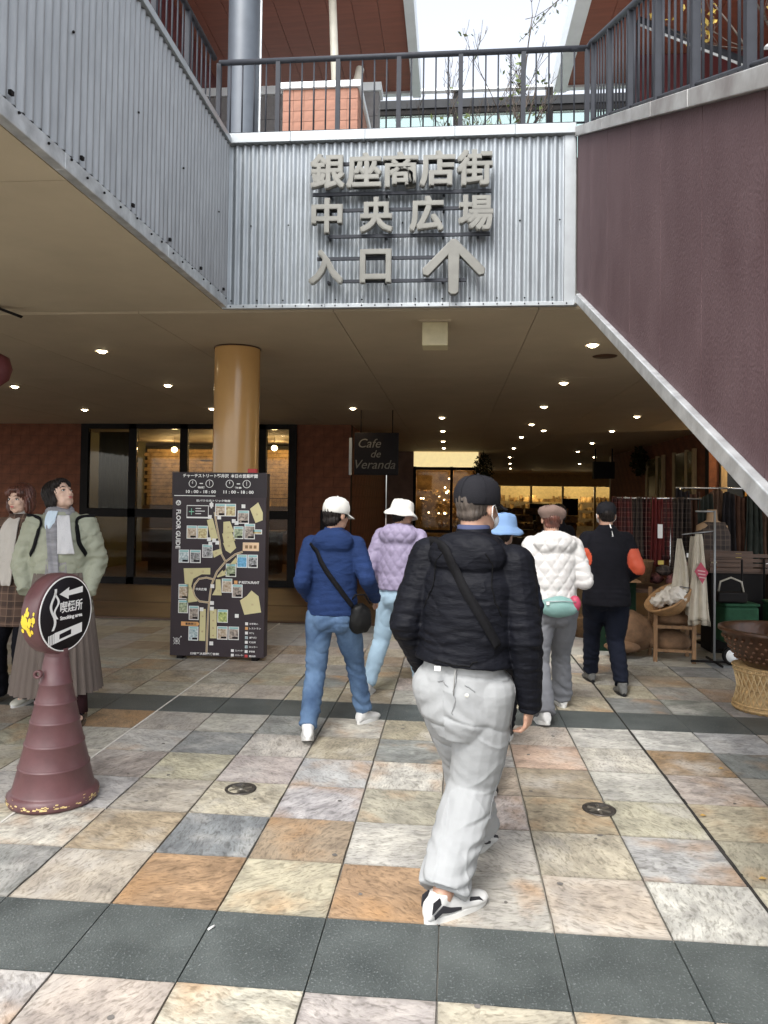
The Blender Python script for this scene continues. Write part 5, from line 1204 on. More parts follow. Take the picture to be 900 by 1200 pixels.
def shoe(P, name, ank, yaw, pitch, size, mu, ms, extra=None, tall=.085, stripe=None):
    """shoe under the ankle; local +y is the toe"""
    e = Euler((rad(pitch),0,rad(yaw)),'XYZ').to_matrix().to_4x4(); e.translation = V(ank)
    L = size; mb = MB(); X = (1,0,0); Z = (0,0,1)
    def rg(y, zc, rx, rz): return ((0,y,zc),X,Z,rx,rz)
    b0 = -.085
    mb.rings([rg(-.27*L,b0+.035,.018,.02),rg(-.24*L,b0+.045,.030,.04),rg(-.12*L,b0+.055,.036,.052),rg(.0,b0+.055,.037,.055),rg(.12*L,b0+.048,.039,.045),rg(.28*L,b0+.038,.044,.033),rg(.46*L,b0+.030,.046,.026),rg(.62*L,b0+.026,.038,.022),rg(.70*L,b0+.024,.022,.014)],20)
    mb.tube([(0,-.01,b0+.07),(0,-.012,b0+tall+.02)],[.042,.040],16)
    me = remesh(mb, name, mu, .007, 3)
    o = link(name, me, P); o.matrix_local = e
    so = MB(); out = []
    for k in range(40):
        t = 2*math.pi*k/40; y = math.cos(t); x = math.sin(t); w_ = .040+.009*max(0,y)*(1-max(0,y)**3)
        out.append((x*w_*1.02, (.22*L)+y*.50*L))
    so.prism([(x*.97,y) for x,y in out], .030, 'z', b0-.004)
    s = so.build('sole', ms, o); bevel(s,.006,2)
    if stripe:
        for sx in (-1,1):
            q_ = MB(); q_.prism([(-.22*L,b0+.046),(-.08*L,b0+.070),(.04*L,b0+.052),(.20*L,b0+.040),(.20*L,b0+.030),(.02*L,b0+.034),(-.10*L,b0+.044),(-.21*L,b0+.030)], .004, 'x', .0375 if sx>0 else -.0415)
            q_.build('side_stripe', stripe, o)
            t_ = MB(); t_.prism([(.30*L,b0+.03),(.36*L,b0+.062),(.50*L,b0+.05),(.56*L,b0+.03)], .004, 'x', .036 if sx>0 else -.040); t_.build('dark_panel', stripe, o); t_ = MB(); t_.prism([(-.24*L,b0+.05),(-.22*L,b0+.09),(-.12*L,b0+.10),(-.10*L,b0+.075)], .004, 'x', .033 if sx>0 else -.037); t_.build('dark_panel', stripe, o)
    ln_ = MB()
    for k in range(4): y = .06*L+k*.06*L; z = b0+.098-k*.011; ln_.tube([(-.022,y,z-.004),(0,y+.004,z+.001),(.022,y,z-.004)],.003,5)
    ln_.build('laces', ms, o)
    return o

def person(label, root, head, H, spec):
    """spec keys: g girth, feet [(wx,wy,yaw,pitch)] L,R ; pelvis (x,y,dz) ; lean ; arms {L:(elbow,wrist),R:...} offsets from the shoulder in metres; hd=(yaw,pitch,roll)"""
    hr_ = rad(head); ch, sh = math.cos(hr_), math.sin(hr_)
    def loc(wx, wy): dx, dy = wx-root[0], wy-root[1]; return dx*ch+dy*sh, -dx*sh+dy*ch
    g = spec.get('g',1.0); s = H/1.7; near = spec.get('vox',.008); skin = spec.get('skin',SKIN)
    lx, ly = spec.get('shift',(0,0)); ln_, ls = spec.get('lean',(0,0))
    pel = V((lx, ly, .515*H-spec.get('drop',.02)))
    up = V((ls, ln_, 1)).normalized(); X = V((1,0,-ls)).normalized(); Y = up.cross(X)*1.0; Y = V((0,1,-ln_)).normalized()
    def S(f, x=0, y=0): return pel+up*((f-.515)*H)+X*x+Y*y
    sw = .094*H*spec.get('sw',1.0)
    shL, shR = S(.797,-sw,-.005), S(.797,sw,-.005); hipL, hipR = pel+V((-.052*H*g**.5,0,-.02*H)), pel+V((.052*H*g**.5,0,-.02*H))
    A = []
    for k,(wx,wy,yaw,pit) in enumerate(spec['feet']):
        x, y = loc(wx,wy); lift = spec.get('lift',(0,0))[k]; A.append(V((x,y,.082+lift)))
    poles = spec.get('poles',(V((0,1,0)),V((0,1,0))))
    ll = max([.2225*H]+[.504*(a-h_).length for h_, a in zip((hipL,hipR), A)]); kn = [ik(h_, a, ll, ll, p) for h_, a, p in zip((hipL,hipR), A, poles)]
    mb = MB()
    mb.rings([(S(.47),X,Y,.06*H*g,.055*H*g),(S(.515),X,Y,.088*H*g,.068*H*g),(S(.60),X,Y,.076*H*g,.058*H*g),(S(.72),X,Y,.088*H*g,.064*H*g),(S(.79),X,Y,.085*H*g,.055*H*g),(S(.835),X,Y,.05*H,.036*H),(S(.86),X,Y,.03*H,.03*H)],24)
    for sh_ in (shL,shR): mb.ell(sh_,.034*H*g**.5,nu=14,nv=8); mb.tube([S(.80,0,0),sh_],[.045*H,.032*H],12)
    hy, hp, hr2 = spec.get('hd',(0,0,0)); HM = Euler((rad(hp),rad(hr2),rad(hy)),'XYZ').to_matrix()
    nk = S(.86,0,.0); hc = nk+up*.016*H+HM@V((0,.014,.048*H)); hs = .0675*H/.115
    limb(mb,[S(.83),nk,hc-HM@V((0,.018*s,.05*s))],[.033*H*g**.3,.031*H*g**.3,.030*H*g**.3])
    def HP(x,y,z): return hc+HM@(V((x,y,z))*hs)
    def he(c,r,nu=18,nv=12): mb.ell(HP(*c),tuple(q_*hs for q_ in r),HM,nu,nv)
    he((0,-.012,.026),(.073,.092,.086)); he((0,.022,-.03),(.060,.068,.078)); he((0,.050,-.082),(.030,.028,.026)); he((-.03,.03,-.06),(.028,.04,.04)); he((.03,.03,-.06),(.028,.04,.04))
    he((-.034,.062,-.025),(.022,.018,.022)); he((.034,.062,-.025),(.022,.018,.022)); he((0,.078,.018),(.045,.012,.012))
    mb.tube([HP(0,.080,.012),HP(0,.100,-.028)],[.008*hs,.013*hs],10); he((0,.098,-.030),(.016,.011,.010)); he((0,.084,-.057),(.024,.009,.011))
    for sx in (-1,1): he((sx*.076,-.008,-.008),(.010,.020,.031)); he((sx*.070,.0,-.008),(.012,.010,.02))
    wr = {}
    for sd_, sp in (('L',shL),('R',shR)):
        e_, w_ = spec['arms'][sd_]; e_ = sp+V(e_); w_ = sp+V(w_); wr[sd_] = (sp,e_,w_)
        limb(mb,[sp,e_,w_],[.030*H*g**.4,.024*H*g**.3,.016*H])
        hd_ = spec.get('hands',{}).get(sd_); d = (w_-e_).normalized()
        if hd_ != 'hidden':
            dv, pv, cu = hd_ if hd_ else (d, V((1 if sd_=='L' else -1,0,0)), .55); hand(mb, w_+d*.01, dv, pv, .95*s, cu, 1 if sd_=='L' else -1)
    for h_,k_,a_ in zip((hipL,hipR),kn,A): limb(mb,[h_,k_,a_],[.052*H*g**.6,.034*H*g**.4,.024*H]); mb.ell(a_+V((0,.04,-.04)),(.03,.09,.03),nu=12,nv=8)
    body = link('person', remesh(mb,'person',skin,spec.get('bvox',.0065),3,decim=.45), None, (root[0],root[1],0),(0,0,hr_))
    tag(body, label, 'person')
    # face details
    if spec.get('face'):
        for sx in (-1,1):
            MB().ell(HP(sx*.031,.0775,.0),(.0155*hs,.0035*hs,.0058*hs),HM,12,8).build('eye', EYEW, body); MB().ell(HP(sx*.031,.0800,.0),(.0062*hs,.0022*hs,.0058*hs),HM,10,6).build('iris', EYED, body)
            MB().tube([HP(sx*.013,.0790,.004),HP(sx*.031,.0815,.0085),HP(sx*.048,.0725,.003)],.0022*hs,6).build('eyelid', EYED, body)
            MB().tube([HP(sx*.013,.086,.023),HP(sx*.032,.084,.029),HP(sx*.052,.068,.022)],[.0018*hs,.0032*hs,.0014*hs],6).build('eyebrow', spec.get('hair',HAIRB), body)
        MB().ell(HP(0,.0905,-.0525),(.020*hs,.0042*hs,.0042*hs),HM,12,6).build('upper_lip', LIP, body); MB().ell(HP(0,.0895,-.0605),(.016*hs,.0045*hs,.0045*hs),HM,12,6).build('lower_lip', LIP, body)
    K = dict(S=S,HP=HP,HM=HM,hs=hs,wr=wr,kn=kn,A=A,hip=(hipL,hipR),body=body,X=X,Y=Y,up=up,H=H,g=g,s=s,hc=hc,nk=nk,sh=(shL,shR),pel=pel)
    # trousers
    if 'trousers' in spec:
        T_ = spec['trousers']; tb_ = MB(); wt = T_.get('w',1.0); fl = T_.get('flare',1.0)
        hk = .92 if T_.get('baggy') else 1; tb_.rings([(S(.465),X,Y,.078*H*g*hk,.066*H*g*hk),(S(.49),X,Y,.094*H*g*hk,.078*H*g*hk),(S(.53),X,Y,.093*H*g*hk,.077*H*g*hk),(S(.585),X,Y,.082*H*g,.066*H*g)],28)
        ck = .050 if T_.get('baggy') else .056; [tb_.ell(S(.485,sx*.028*H,-.028*H if ck > .055 else -.018*H),ck*H*g,nu=16,nv=10) for sx in (-1,1)]
        hems = []
        if T_.get('baggy'): tb_.rings([(S(.385),X,Y,.050*H*g,.050*H*g),(S(.43),X,Y,.084*H*g,.068*H*g),(S(.50),X,Y,.087*H*g,.072*H*g),(S(.56),X,Y,.082*H*g,.068*H*g)],28)
        for h_,k_,a_ in zip((hipL,hipR),kn,A):
            d = (a_-k_).normalized(); hem = a_+d*T_.get('hem',.03)
            P_ = [h_,h_.lerp(k_,.5),k_,k_.lerp(hem,.5),hem]; r_ = [.062*H*g**.6*wt,.055*H*g**.5*wt,.044*H*wt,.041*H*wt*fl**.5,.037*H*wt*fl]
            r_ = [a_*b_ for a_, b_ in zip(r_, T_.get('mul',(1,1,1,1,1)))]; limb(tb_,P_[:4],r_[:4],18); tb_.tube([P_[3],P_[4]],[r_[3],r_[4]],18); hems.append((hem,d))
        amp = T_.get('amp',.010)*s; knz = [k_.copy() for k_ in kn]; an = [h_.copy() for h_,_ in hems]
        def dp(co):
            Q = co.copy(); Q[:,2] *= 2.6
            Q[:,0] += co[:,2]*.55*np.sign(co[:,0]); Q[:,2] *= .55; G = np.stack([Q[:,0]+co[:,2]*.35,Q[:,1],Q[:,2]],1); r = amp*1.3*(vnoise(G*3.0,3)-.5) - amp*.9*crease(G*3.3+11,15,11) + amp*.5*crease(G*5.7+5,27,9) + amp*.18*(vnoise(G*np.array([14,14,20]),8)-.5)
            low = np.clip((.42-co[:,2])/.3,0,1); r += low*amp*.55*np.sin(co[:,2]*85+co[:,0]*30+9*vnoise(co*9,2))
            for k_ in knz:
                dd = np.linalg.norm((co-np.array(k_))*[1,1,.8],axis=1); r += amp*.45*np.exp(-(dd/.10)**2)*np.sin(co[:,2]*105+co[:,0]*50+5*vnoise(co*9,4))
            dd = np.linalg.norm((co-np.array(S(.47,0,-.05*H)))*[1,1,1],axis=1); r += amp*.35*np.exp(-(dd/.12)**2)*np.sin(co[:,2]*95+np.abs(co[:,0])*80+5*vnoise(co*8,6))
            return r
        tr = link('trousers', remesh(tb_,'trousers',T_['m'],near,5,disp=dp), body)
        K['hems'] = hems
        if T_.get('seams'):
            sm_ = MB()
            for sx,h_,k_ in ((-1,hipL,kn[0]),(1,hipR,kn[1])):
                c_ = S(.535,sx*.045*H,-.078*H*g*.96-.006); 
            sm_.tube([S(.575,0,-.074*H*g),S(.54,0,-.082*H*g),S(.50,0,-.080*H*g)],.0022,5)
            sm_.build('seam', mat('seam_'+T_['m'].name,(.25,.25,.24),.8), tr)
    # shoes
    for k,(wx,wy,yaw,pit) in enumerate(spec['feet']):
        sh_ = spec.get('shoes')
        if sh_: shoe(body,'shoe',A[k]+V((0,0,0)),yaw-head,pit,sh_.get('L',.25)*s**.5,sh_['m'],sh_.get('ms',SOLEW),stripe=sh_.get('stripe'),tall=sh_.get('tall',.085))
    # jacket / top
    if 'jacket' in spec:
        J = spec['jacket']; e = J.get('e',.018); jb = MB(); hz = J.get('hem',.50); wd = J.get('w',1.0); fl = J.get('flare',1.0)
        rs = []
        fr_ = [(hz,.091*g*fl,.075*g*fl),(hz+.06,.090*g*(1+fl)/2,.074*g*(1+fl)/2),(.60,.086*g,.070*g),(.68,.090*g,.073*g),(.745,.094*g,.072*g),(.785,.082*g,.060*g),(.812,.066*g**.5,.052),(.838,.044,.044),(.858,.036,.038)]
        for f,a,b in sorted([q_ for q_ in fr_ if q_[0] < .60 or q_[0] >= .60], key=lambda q_: q_[0]): rs.append((S(f),X,Y,a*H*wd+e,b*H*wd+e*.9))
        jb.rings(rs,32)
        for sx,sp in ((-1,shL),(1,shR)): jb.tube([S(.805,sx*.015*H,-.004),sp+V((0,0,.002))],[.040*H+e*.4,.031*H+e*.6],16)
        sl_ = J.get('sleeve',1.0)
        cuffs = []
        for sd_ in 'LR':
            sp,el,w_ = wr[sd_]; d = (w_-el).normalized(); cf_ = w_-d*(J.get('cuff',.0)-.018)
            limb(jb,[sp,sp.lerp(el,.5),el,el.lerp(cf_,.55)],[(.034*H)*g**.4*sl_+e*.6,(.033*H)*g**.4*sl_+e*.5,(.030*H)*g**.3*sl_+e*.5,(.026*H)*sl_+e*.4],16)
            jb.tube([el.lerp(cf_,.5),cf_],[(.026*H)*sl_+e*.4,.0215*H*sl_+e*.35],16)
            if J.get('cuffband'): jb.ell(cf_-d*.015,.026*H*sl_,nu=14,nv=8)
            cuffs.append((cf_,d,el))
        if J.get('hood'):
            hh = J['hood']; jb.ell(S(.812,0,-.055*H),( .088*H*hh,.040*H*hh,.052*H*hh),None,20,12); jb.ell(S(.835,0,-.035*H),(.070*H*hh,.034*H*hh,.030*H*hh),None,20,12)
            for sx in (-1,1): jb.tube([S(.832,sx*.055*H*hh,-.02*H),S(.842,sx*.045*H,.02*H),S(.825,sx*.03*H,.05*H)],[.024*H*hh,.020*H*hh,.016*H],12)
        if J.get('collar',1): jb.lathe([(.030*H,-.02*H),(.040*H,-.02*H),(.043*H,.018*H*J.get('collar',1)),(.036*H,.020*H*J.get('collar',1)),(.030*H,.0)],24,nk-V((0,0,.006*H)))
        amp = J.get('amp',.008)*s; style = J.get('style','crease'); els = [np.array(c_[2]) for c_ in cuffs]; seed = J.get('seed',1); zh = S(hz).z; px_ = S(.7).x; py_ = S(.7).y
        wrs = [np.array(c_[0]) for c_ in cuffs]; c0 = np.array(S(.7)); hodc = np.array(S(.815,0,-.05*H))
        shs = [np.array(shL),np.array(shR)]
        def dp(co):
            Q = co.copy(); Q[:,2] *= 2.4; r = np.zeros(len(co))
            if style in ('crease','soft'):
                k = 1 if style == 'crease' else .6
                D1 = np.stack([Q[:,0]+Q[:,2]*.22,Q[:,1],Q[:,2]],1); r += amp*.9*k*(vnoise(D1*3.2,seed)-.5) - amp*.75*k*crease(D1*5.5+3,seed+2,10) + amp*.45*k*crease(D1*11,seed+6,7) + amp*.28*k*(vnoise(D1*np.array([9,9,26]),seed+9)-.5)
                band = np.exp(-((co[:,2]-zh-.10)/.09)**2); r += amp*.38*k*band*np.sin(co[:,2]*150+9*vnoise(co*6,seed+4))
                for el in els:
                    dd = np.linalg.norm(co-el,axis=1); r += amp*.5*np.exp(-(dd/.13)**2)*np.sin(co[:,2]*95+co[:,1]*70+9*vnoise(co*7,seed+5))
                for sp_ in shs:
                    dd = np.linalg.norm((co-sp_+np.array([0,0,.12]))*[1,1,.7],axis=1); r += amp*.3*np.exp(-(dd/.12)**2)*np.sin(co[:,0]*90+co[:,2]*45+5*vnoise(co*7,3))
            if style == 'quilt':
                ang = np.arctan2(co[:,0]-px_, -(co[:,1]-py_)); per = J.get('per',.075); u = ang*.17; v = co[:,2]+.012*vnoise(co*9,seed)
                am = np.minimum(np.linalg.norm(co-els[0],axis=1), np.linalg.norm(co-els[1],axis=1))
                a_ = np.abs(np.sin(math.pi*(u*1.15+v)/per)); b_ = np.abs(np.sin(math.pi*(u*1.15-v)/per)); r += amp*1.5*((np.minimum(a_,b_))**.5-.75)
                r += amp*.6*(ridged(Q*9,seed)-.35)
            if style == 'puff':
                r += amp*1.3*(np.abs(np.sin(math.pi*(co[:,2]+.02*vnoise(co*4,seed))/.085))**.5-.7) + amp*.8*(ridged(Q*8,seed)-.35)
            dd = np.linalg.norm((co-hodc)*[.7,1,1],axis=1)
            if J.get('hood'): r += amp*.5*np.exp(-(dd/.11)**2)*np.sin(co[:,2]*70+np.abs(co[:,0])*35+3*vnoise(co*6,seed))
            return r
        cuts = ()
        jk = remesh(jb,'jacket',J['m'],near,4,disp=dp,cuts=cuts)
        K['jacket'] = link(J.get('name','jacket'), jk, body)
    return K

def strap(K, par, name, pts, wdt=.035, m=STRAPM, th=.004, nrm=None):
    vs = []; P_ = [V(p) for p in pts]; ctr = K['S'](.68)
    for k,p in enumerate(P_):
        d = (P_[min(k+1,len(P_)-1)]-P_[max(k-1,0)]).normalized(); o_ = (p-V((ctr.x,ctr.y,p.z))).normalized() if nrm is None else V(nrm); sd_ = d.cross(o_).normalized()
        vs += [p-sd_*wdt/2, p+sd_*wdt/2]
    fs = [(2*k,2*k+1,2*k+3,2*k+2) for k in range(len(P_)-1)]
    o = MB().add(vs,fs,True).build(name,m,par); s_ = o.modifiers.new('s','SOLIDIFY'); s_.thickness = th; s_.offset = 0; return o
def smooth_pts(pts, n=5):
    P_ = [V(p) for p in pts]; out = []
    for i in range(len(P_)-1):
        p0,p1,p2,p3 = P_[max(i-1,0)],P_[i],P_[i+1],P_[min(i+2,len(P_)-1)]
        for k in range(n):
            t = k/n; out.append(.5*((2*p1)+(p2-p0)*t+(2*p0-5*p1+4*p2-p3)*t*t+(3*p1-p0-3*p2+p3)*t**3))
    return out+[P_[-1]]
def wrap(K, par, name, pts, m=STRAPM, wdt=.035, lift=.006):
    """lay a strap on the outside of the jacket: snap the smooth path to the mesh surface"""
    me = K['jacket'].data; bm = bmesh.new(); bm.from_mesh(me)
    from mathutils.bvhtree import BVHTree
    bv = BVHTree.FromBMesh(bm); out = []; bm.free()
    for p in smooth_pts(pts,8):
        c = K['S'](.7); c = V((c.x,c.y,p.z)); d = (p-c); far = c+d.normalized()*.6; h = bv.ray_cast(far, -d.normalized(), .6)
        q_ = (h[0]+h[1]*lift) if h[0] is not None else p
        out.append(q_)
    for _ in range(3): out = [out[0]]+[(out[i-1]+out[i]*2+out[i+1])/4 for i in range(1,len(out)-1)]+[out[-1]]
    return strap(K, par, name, out, wdt, m)
def cap_hat(K, m, tilt=0, back=True, sc=1.0, visor_m=None, yaw=0):
    HP, HM, hs = K['HP'], K['HM'], K['hs']*sc; R = HM@Euler((rad(tilt),0,rad(yaw))).to_matrix(); c = K['hc']+HM@V((0,-.008,.030))*hs
    mb = MB(); f = lambda r,z,t: (r*(1+.10*abs(math.sin(t))**2+.004*math.sin(t*6)), z)
    pr = [(.080,-.022),(.084,-.015),(.086,.01),(.083,.035),(.072,.062),(.050,.080),(.022,.088),(.001,.089)]
    mb.lathe([(r*hs,z*hs) for r,z in pr],40,c,R,wob=f)
    o = mb.build('cap', m, K['body']); s_ = o.modifiers.new('s','SOLIDIFY'); s_.thickness = .004
    bb = MB().ell(c+R@V((0,0,.090))*hs,.007*hs,nu=10,nv=6); bb.build('button', m, o)
    v = MB(); vs = []; n = 16
    for i in range(6):
        q_ = i/5
        for j in range(n+1):
            t = math.pi*(.14+.72*j/n); x = .082*math.cos(t)*(1+.05*q_); y = .088*math.sin(t)+q_*.068*math.sin(t)**.7; z = -.016-.018*q_-.10*abs(x)**2*8*q_
            vs.append(c+R@V((x,y,z))*hs)
    fs = [(i*(n+1)+j,i*(n+1)+j+1,(i+1)*(n+1)+j+1,(i+1)*(n+1)+j) for i in range(5) for j in range(n)]
    vo = v.add(vs,fs,True).build('visor', visor_m or m, o); s_ = vo.modifiers.new('s','SOLIDIFY'); s_.thickness = .005
    if back:
        st_ = MB(); st_.tube([c+R@V((.045*math.sin(a),-.0865*math.cos(a)*1.02,-.012))*hs for a in [x*.12 for x in range(-7,8)]],.007*hs,6); st_.build('back_strap', STRAPM, o)
        ar = MB(); ar.ell(c+R@V((0,-.084,.006))*hs,(.032*hs,.006*hs,.013*hs),R,16,8); ar.build('strap_opening', HAIRB if m is not None else m, o)
    sm_ = MB()
    for k in range(6):
        t = k*math.pi/3+.52; P_ = []
        for r,z in pr[1:]: rr,_ = f(r,z,t); P_.append(c+R@V((rr*math.cos(t)*1.012,rr*math.sin(t)*1.012,z+.001))*hs)
        sm_.tube(P_,.0014*hs,4)
    sm_.build('panel_seams', m, o)
    return o
def bucket_hat(K, m, tilt=0, sc=1.0, roll=0, drop=.035):
    HP, HM, hs = K['HP'], K['HM'], K['hs']*sc; R = HM@Euler((rad(tilt),rad(roll),0)).to_matrix(); c = K['hc']+HM@V((0,-.008,.030))*hs
    pr = [(.138,-.062),(.128,-.045),(.100,-.018),(.092,-.006),(.090,.02),(.083,.055),(.076,.068),(.05,.077),(.001,.080)]
    f = lambda r,z,t: (r*(1+.07*abs(math.sin(t))**2)*(1+.018*math.sin(t*3+1)), z+.010*(r>.11)*math.sin(t*2+.6)+.004*math.sin(t*5))
    o = MB().lathe([(r*hs,z*hs) for r,z in pr],48,c,R,wob=f).build('bucket_hat',m,K['body']); s_ = o.modifiers.new('s','SOLIDIFY'); s_.thickness = .005; s_.offset = 1
    st_ = MB()
    for r,z in ((.134,-.055),(.121,-.038),(.108,-.025),(.0915,-.004)):
        P_ = []
        for k in range(49): t = k*2*math.pi/48; rr,zz = f(r,z,t); P_.append(c+R@V((rr*1.01*math.cos(t),rr*1.01*math.sin(t),zz+.002))*hs)
        st_.tube(P_,.0012,4,False)
    st_.build('stitching', m, o); return o
def hair_shell(K, parts, m, vox=.006, amp=.004, seed=1, name='hair'):
    mb = MB()
    for c,r in parts: mb.ell(K['HP'](*c),tuple(q_*K['hs'] for q_ in r),K['HM'],20,12)
    HMi = np.array(K['HM'].inverted()); hc_ = np.array(K['hc'])
    def dp(co):
        q_ = (co-hc_)@HMi.T; a = np.arctan2(q_[:,0],-q_[:,1]); return amp*np.sin(a*26+q_[:,2]*18+5*vnoise(q_*14,seed))+amp*(vnoise(co*60,seed+1)-.5)
    return link(name, remesh(mb,name,m,vox,3,disp=dp), K['body'])
def bvh(o):
    from mathutils.bvhtree import BVHTree
    bm = bmesh.new(); bm.from_mesh(o.data); bv = BVHTree.FromBMesh(bm); bm.free(); return bv
def seam(K, garment, pts, m, r=.0016, name='seam', n=8, closed=False):
    bv = bvh(garment); out = []
    for p in smooth_pts(pts, n):
        h = bv.find_nearest(p)
        if h[0] is not None: out.append(h[0]+h[1]*.0008)
    return MB().tube(out, r, 5, False).build(name, m, garment)
# ---------------- fabrics
FB = mat('black_nylon', (.0050,.0055,.0085), .6, var=.2, scale=7, bump=.45, bscale=13, stretch=(1,1,3.2), dist=.02, spec=.12)
FG = mat('pale_grey_cotton', (.29,.30,.305), .9, var=.08, scale=4, bump=.45, bscale=8, dist=.025, spec=.2)
FBL = mat('royal_blue_fleece', (.012,.028,.090), .9, var=.18, scale=5, bump=.6, bscale=16, stretch=(1,1,2.2), dist=.018, spec=.2)
DEN = mat('blue_denim', (.045,.085,.17), .85, var=.28, scale=4, col2=(.11,.18,.29), bump=.6, bscale=18, dist=.015, spec=.2)
DENL = mat('pale_denim', (.30,.42,.52), .85, var=.15, scale=4, bump=.3, bscale=300)
LAV = mat('lavender_nylon', (.25,.215,.32), .6, var=.06, bump=.15, bscale=90)
WHJ = mat('white_nylon', (.50,.49,.48), .55, var=.04, bump=.15, bscale=90)
GRT = mat('mid_grey_wool', (.155,.16,.175), .9, var=.1, bump=.5, bscale=16, dist=.015, spec=.2)
NVY = mat('dark_navy', (.006,.008,.016), .85, var=.15, bump=.2, bscale=160)
ORG = mat('orange_panel', (.42,.06,.022), .6, var=.06)
SAGE = mat('sage_green_nylon', (.285,.30,.225), .6, var=.1, scale=5, bump=.6, bscale=15, dist=.018)
TAUPE = mat('taupe_pleated_skirt', (.135,.108,.092), .9, var=.08, bump=.2, bscale=200)
KNIT = mat('cream_knit', (.48,.45,.41), .9, var=.05, bump=.5, bscale=120)
BLKW = mat('black_wool', (.0055,.0055,.008), .95, var=.2, bump=.5, bscale=16, dist=.015, spec=.15)
HATW = mat('white_cotton_hat', (.60,.59,.55), .85, var=.04, bump=.2, bscale=200)
HATK = mat('black_cap_cotton', (.012,.012,.015), .8, var=.12, bump=.2, bscale=200)
HATB = mat('light_blue_hat', (.13,.22,.38), .85, var=.05, bump=.2, bscale=200)
HATT = mat('taupe_beret', (.15,.10,.082), .9, var=.08, bump=.3, bscale=150)
def mask_loops(K, sides=(-1,1), m=None):
    HP = K['HP']
    for sx in sides: MB().tube([HP(sx*.058,.058,-.018),HP(sx*.076,.03,-.012),HP(sx*.086,.0,.012),HP(sx*.086,-.014,.002),HP(sx*.083,-.008,-.034),HP(sx*.070,.03,-.058),HP(sx*.05,.055,-.07)],.0022,6).build('mask_loop', MT['white'], K['body'])
    mb = MB(); mb.ell(HP(0,.066,-.048),(.056*K['hs'],.040*K['hs'],.046*K['hs']),K['HM'],18,12); mb.build('face_mask', mat('mask_white',(.62,.64,.66),.8), K['body'])
def glasses(K):
    HP = K['HP']
    for sx in (-1,1):
        MB().tube([HP(sx*.068,.085,.006),HP(sx*.080,.03,.008),HP(sx*.083,-.012,.004)],.0025,6).build('glasses_arm', MT['black'], K['body'])
        MB().tube([HP(sx*.033+.026*math.cos(a),.094,.002+.018*math.sin(a)) for a in [k*math.pi/8 for k in range(17)]],.002,5).build('glasses_frame', MT['black'], K['body'])

# ---- 1 the man in black and pale grey
K = person('stout man from behind in black hooded jacket, black cap and baggy pale grey trousers', (.015,3.06), -14, 1.705,
  dict(g=1.15, sw=1.10, vox=.0052, feet=[(.135,3.42,-25,-12),(-.02,2.85,-52,2)], lean=(.02,.055), shift=(.045,-.02), drop=.03, hd=(-27,-4,2), hair=HAIRG,
  arms=dict(L=((-.075,-.06,-.27),(-.045,.09,-.47)),R=((.045,-.02,-.29),(.055,.05,-.55))),
  hands=dict(L=(V((.25,.25,-.95)),V((1,.2,0)),.4),R=(V((-.12,.08,-1)),V((-1,.25,0)),.75)),
  trousers=dict(m=FG,baggy=1,w=1.0,mul=(.98,1.12,1.32,1.36,1.36),flare=1.15,amp=.0085,hem=-.012,seams=1), shoes=dict(m=SHOEW,L=.30,stripe=mat('shoe_black_panel',(.03,.03,.035),.5)),
  jacket=dict(m=FB,hem=.56,e=.022,hood=1.05,amp=.0058,lines=1,style='crease',w=1.0,cuff=-.01,sleeve=1.1,seed=4)))
hair_shell(K,[((0,-.018,.026),(.077,.093,.084)),((0,-.050,-.028),(.060,.042,.040))],HAIRG,.006,.0015)
cap_hat(K,HATK,tilt=3,sc=1.07)
mask_loops(K); glasses(K)
MB().lathe([(.058,-.012),(.066,-.010),(.066,.030),(.059,.034)],26,K['nk']+V((0,.004,.002))).build('shirt_collar', mat('navy_collar',(.035,.045,.10),.8), K['body'])
wrap(K,K['body'],'bag_strap',[K['S'](.835,-.055,.03),K['S'](.83,-.06,-.10),K['S'](.76,-.01,-.14),K['S'](.68,.08,-.14),K['S'](.615,.145,-.11)],STRAPM,.036,.006)
MB().box((-.012,-.006,-.008),(.012,.004,.008)).build('belt_loop', MT['white'], K['body'], K['S'](.555,-.065,-.172)); MB().lathe([(.001,.002),(.008,.002),(.008,-.002)],12,(0,0,0),RX).build('button', mat('pocket_button',(.55,.55,.5),.4), K['body'], K['S'](.505,.055,-.172))

tr_ = [c_ for c_ in K['body'].children if c_.name.startswith('trousers')][0]; S = K['S']; sgm = mat('grey_thread',(.20,.205,.21),.9)
seam(K,tr_,[S(.575,.0,-.30),S(.53,.0,-.30),S(.48,0,-.30),S(.45,0,-.25)],sgm)
for x0 in (-.13,.06): seam(K,tr_,[S(.525,x0,-.28),S(.527,x0+.04,-.30),S(.525,x0+.085,-.28)],sgm,.0022)
seam(K,tr_,[S(.55,.30,.0),S(.48,.30,.0),S(.40,.28,.05),S(.30,.25,.05),S(.2,.2,.0)],sgm); seam(K,tr_,[S(.55,-.30,.0),S(.48,-.30,.0),S(.40,-.28,.0),S(.30,-.25,.1)],sgm)
bs_ = mat('black_thread',(.004,.004,.004),.9); J_ = K['jacket']
for sx in (-1,1): seam(K,J_,[S(.825,sx*.10,-.2),S(.79,sx*.135,-.2),S(.73,sx*.150,-.18),S(.68,sx*.155,-.10)],bs_,.0022)
seam(K,J_,[S(.578,-.13,-.22),S(.578,-.06,-.3),S(.578,0,-.35),S(.578,.06,-.3),S(.578,.12,-.22)],bs_,.0022,n=14)
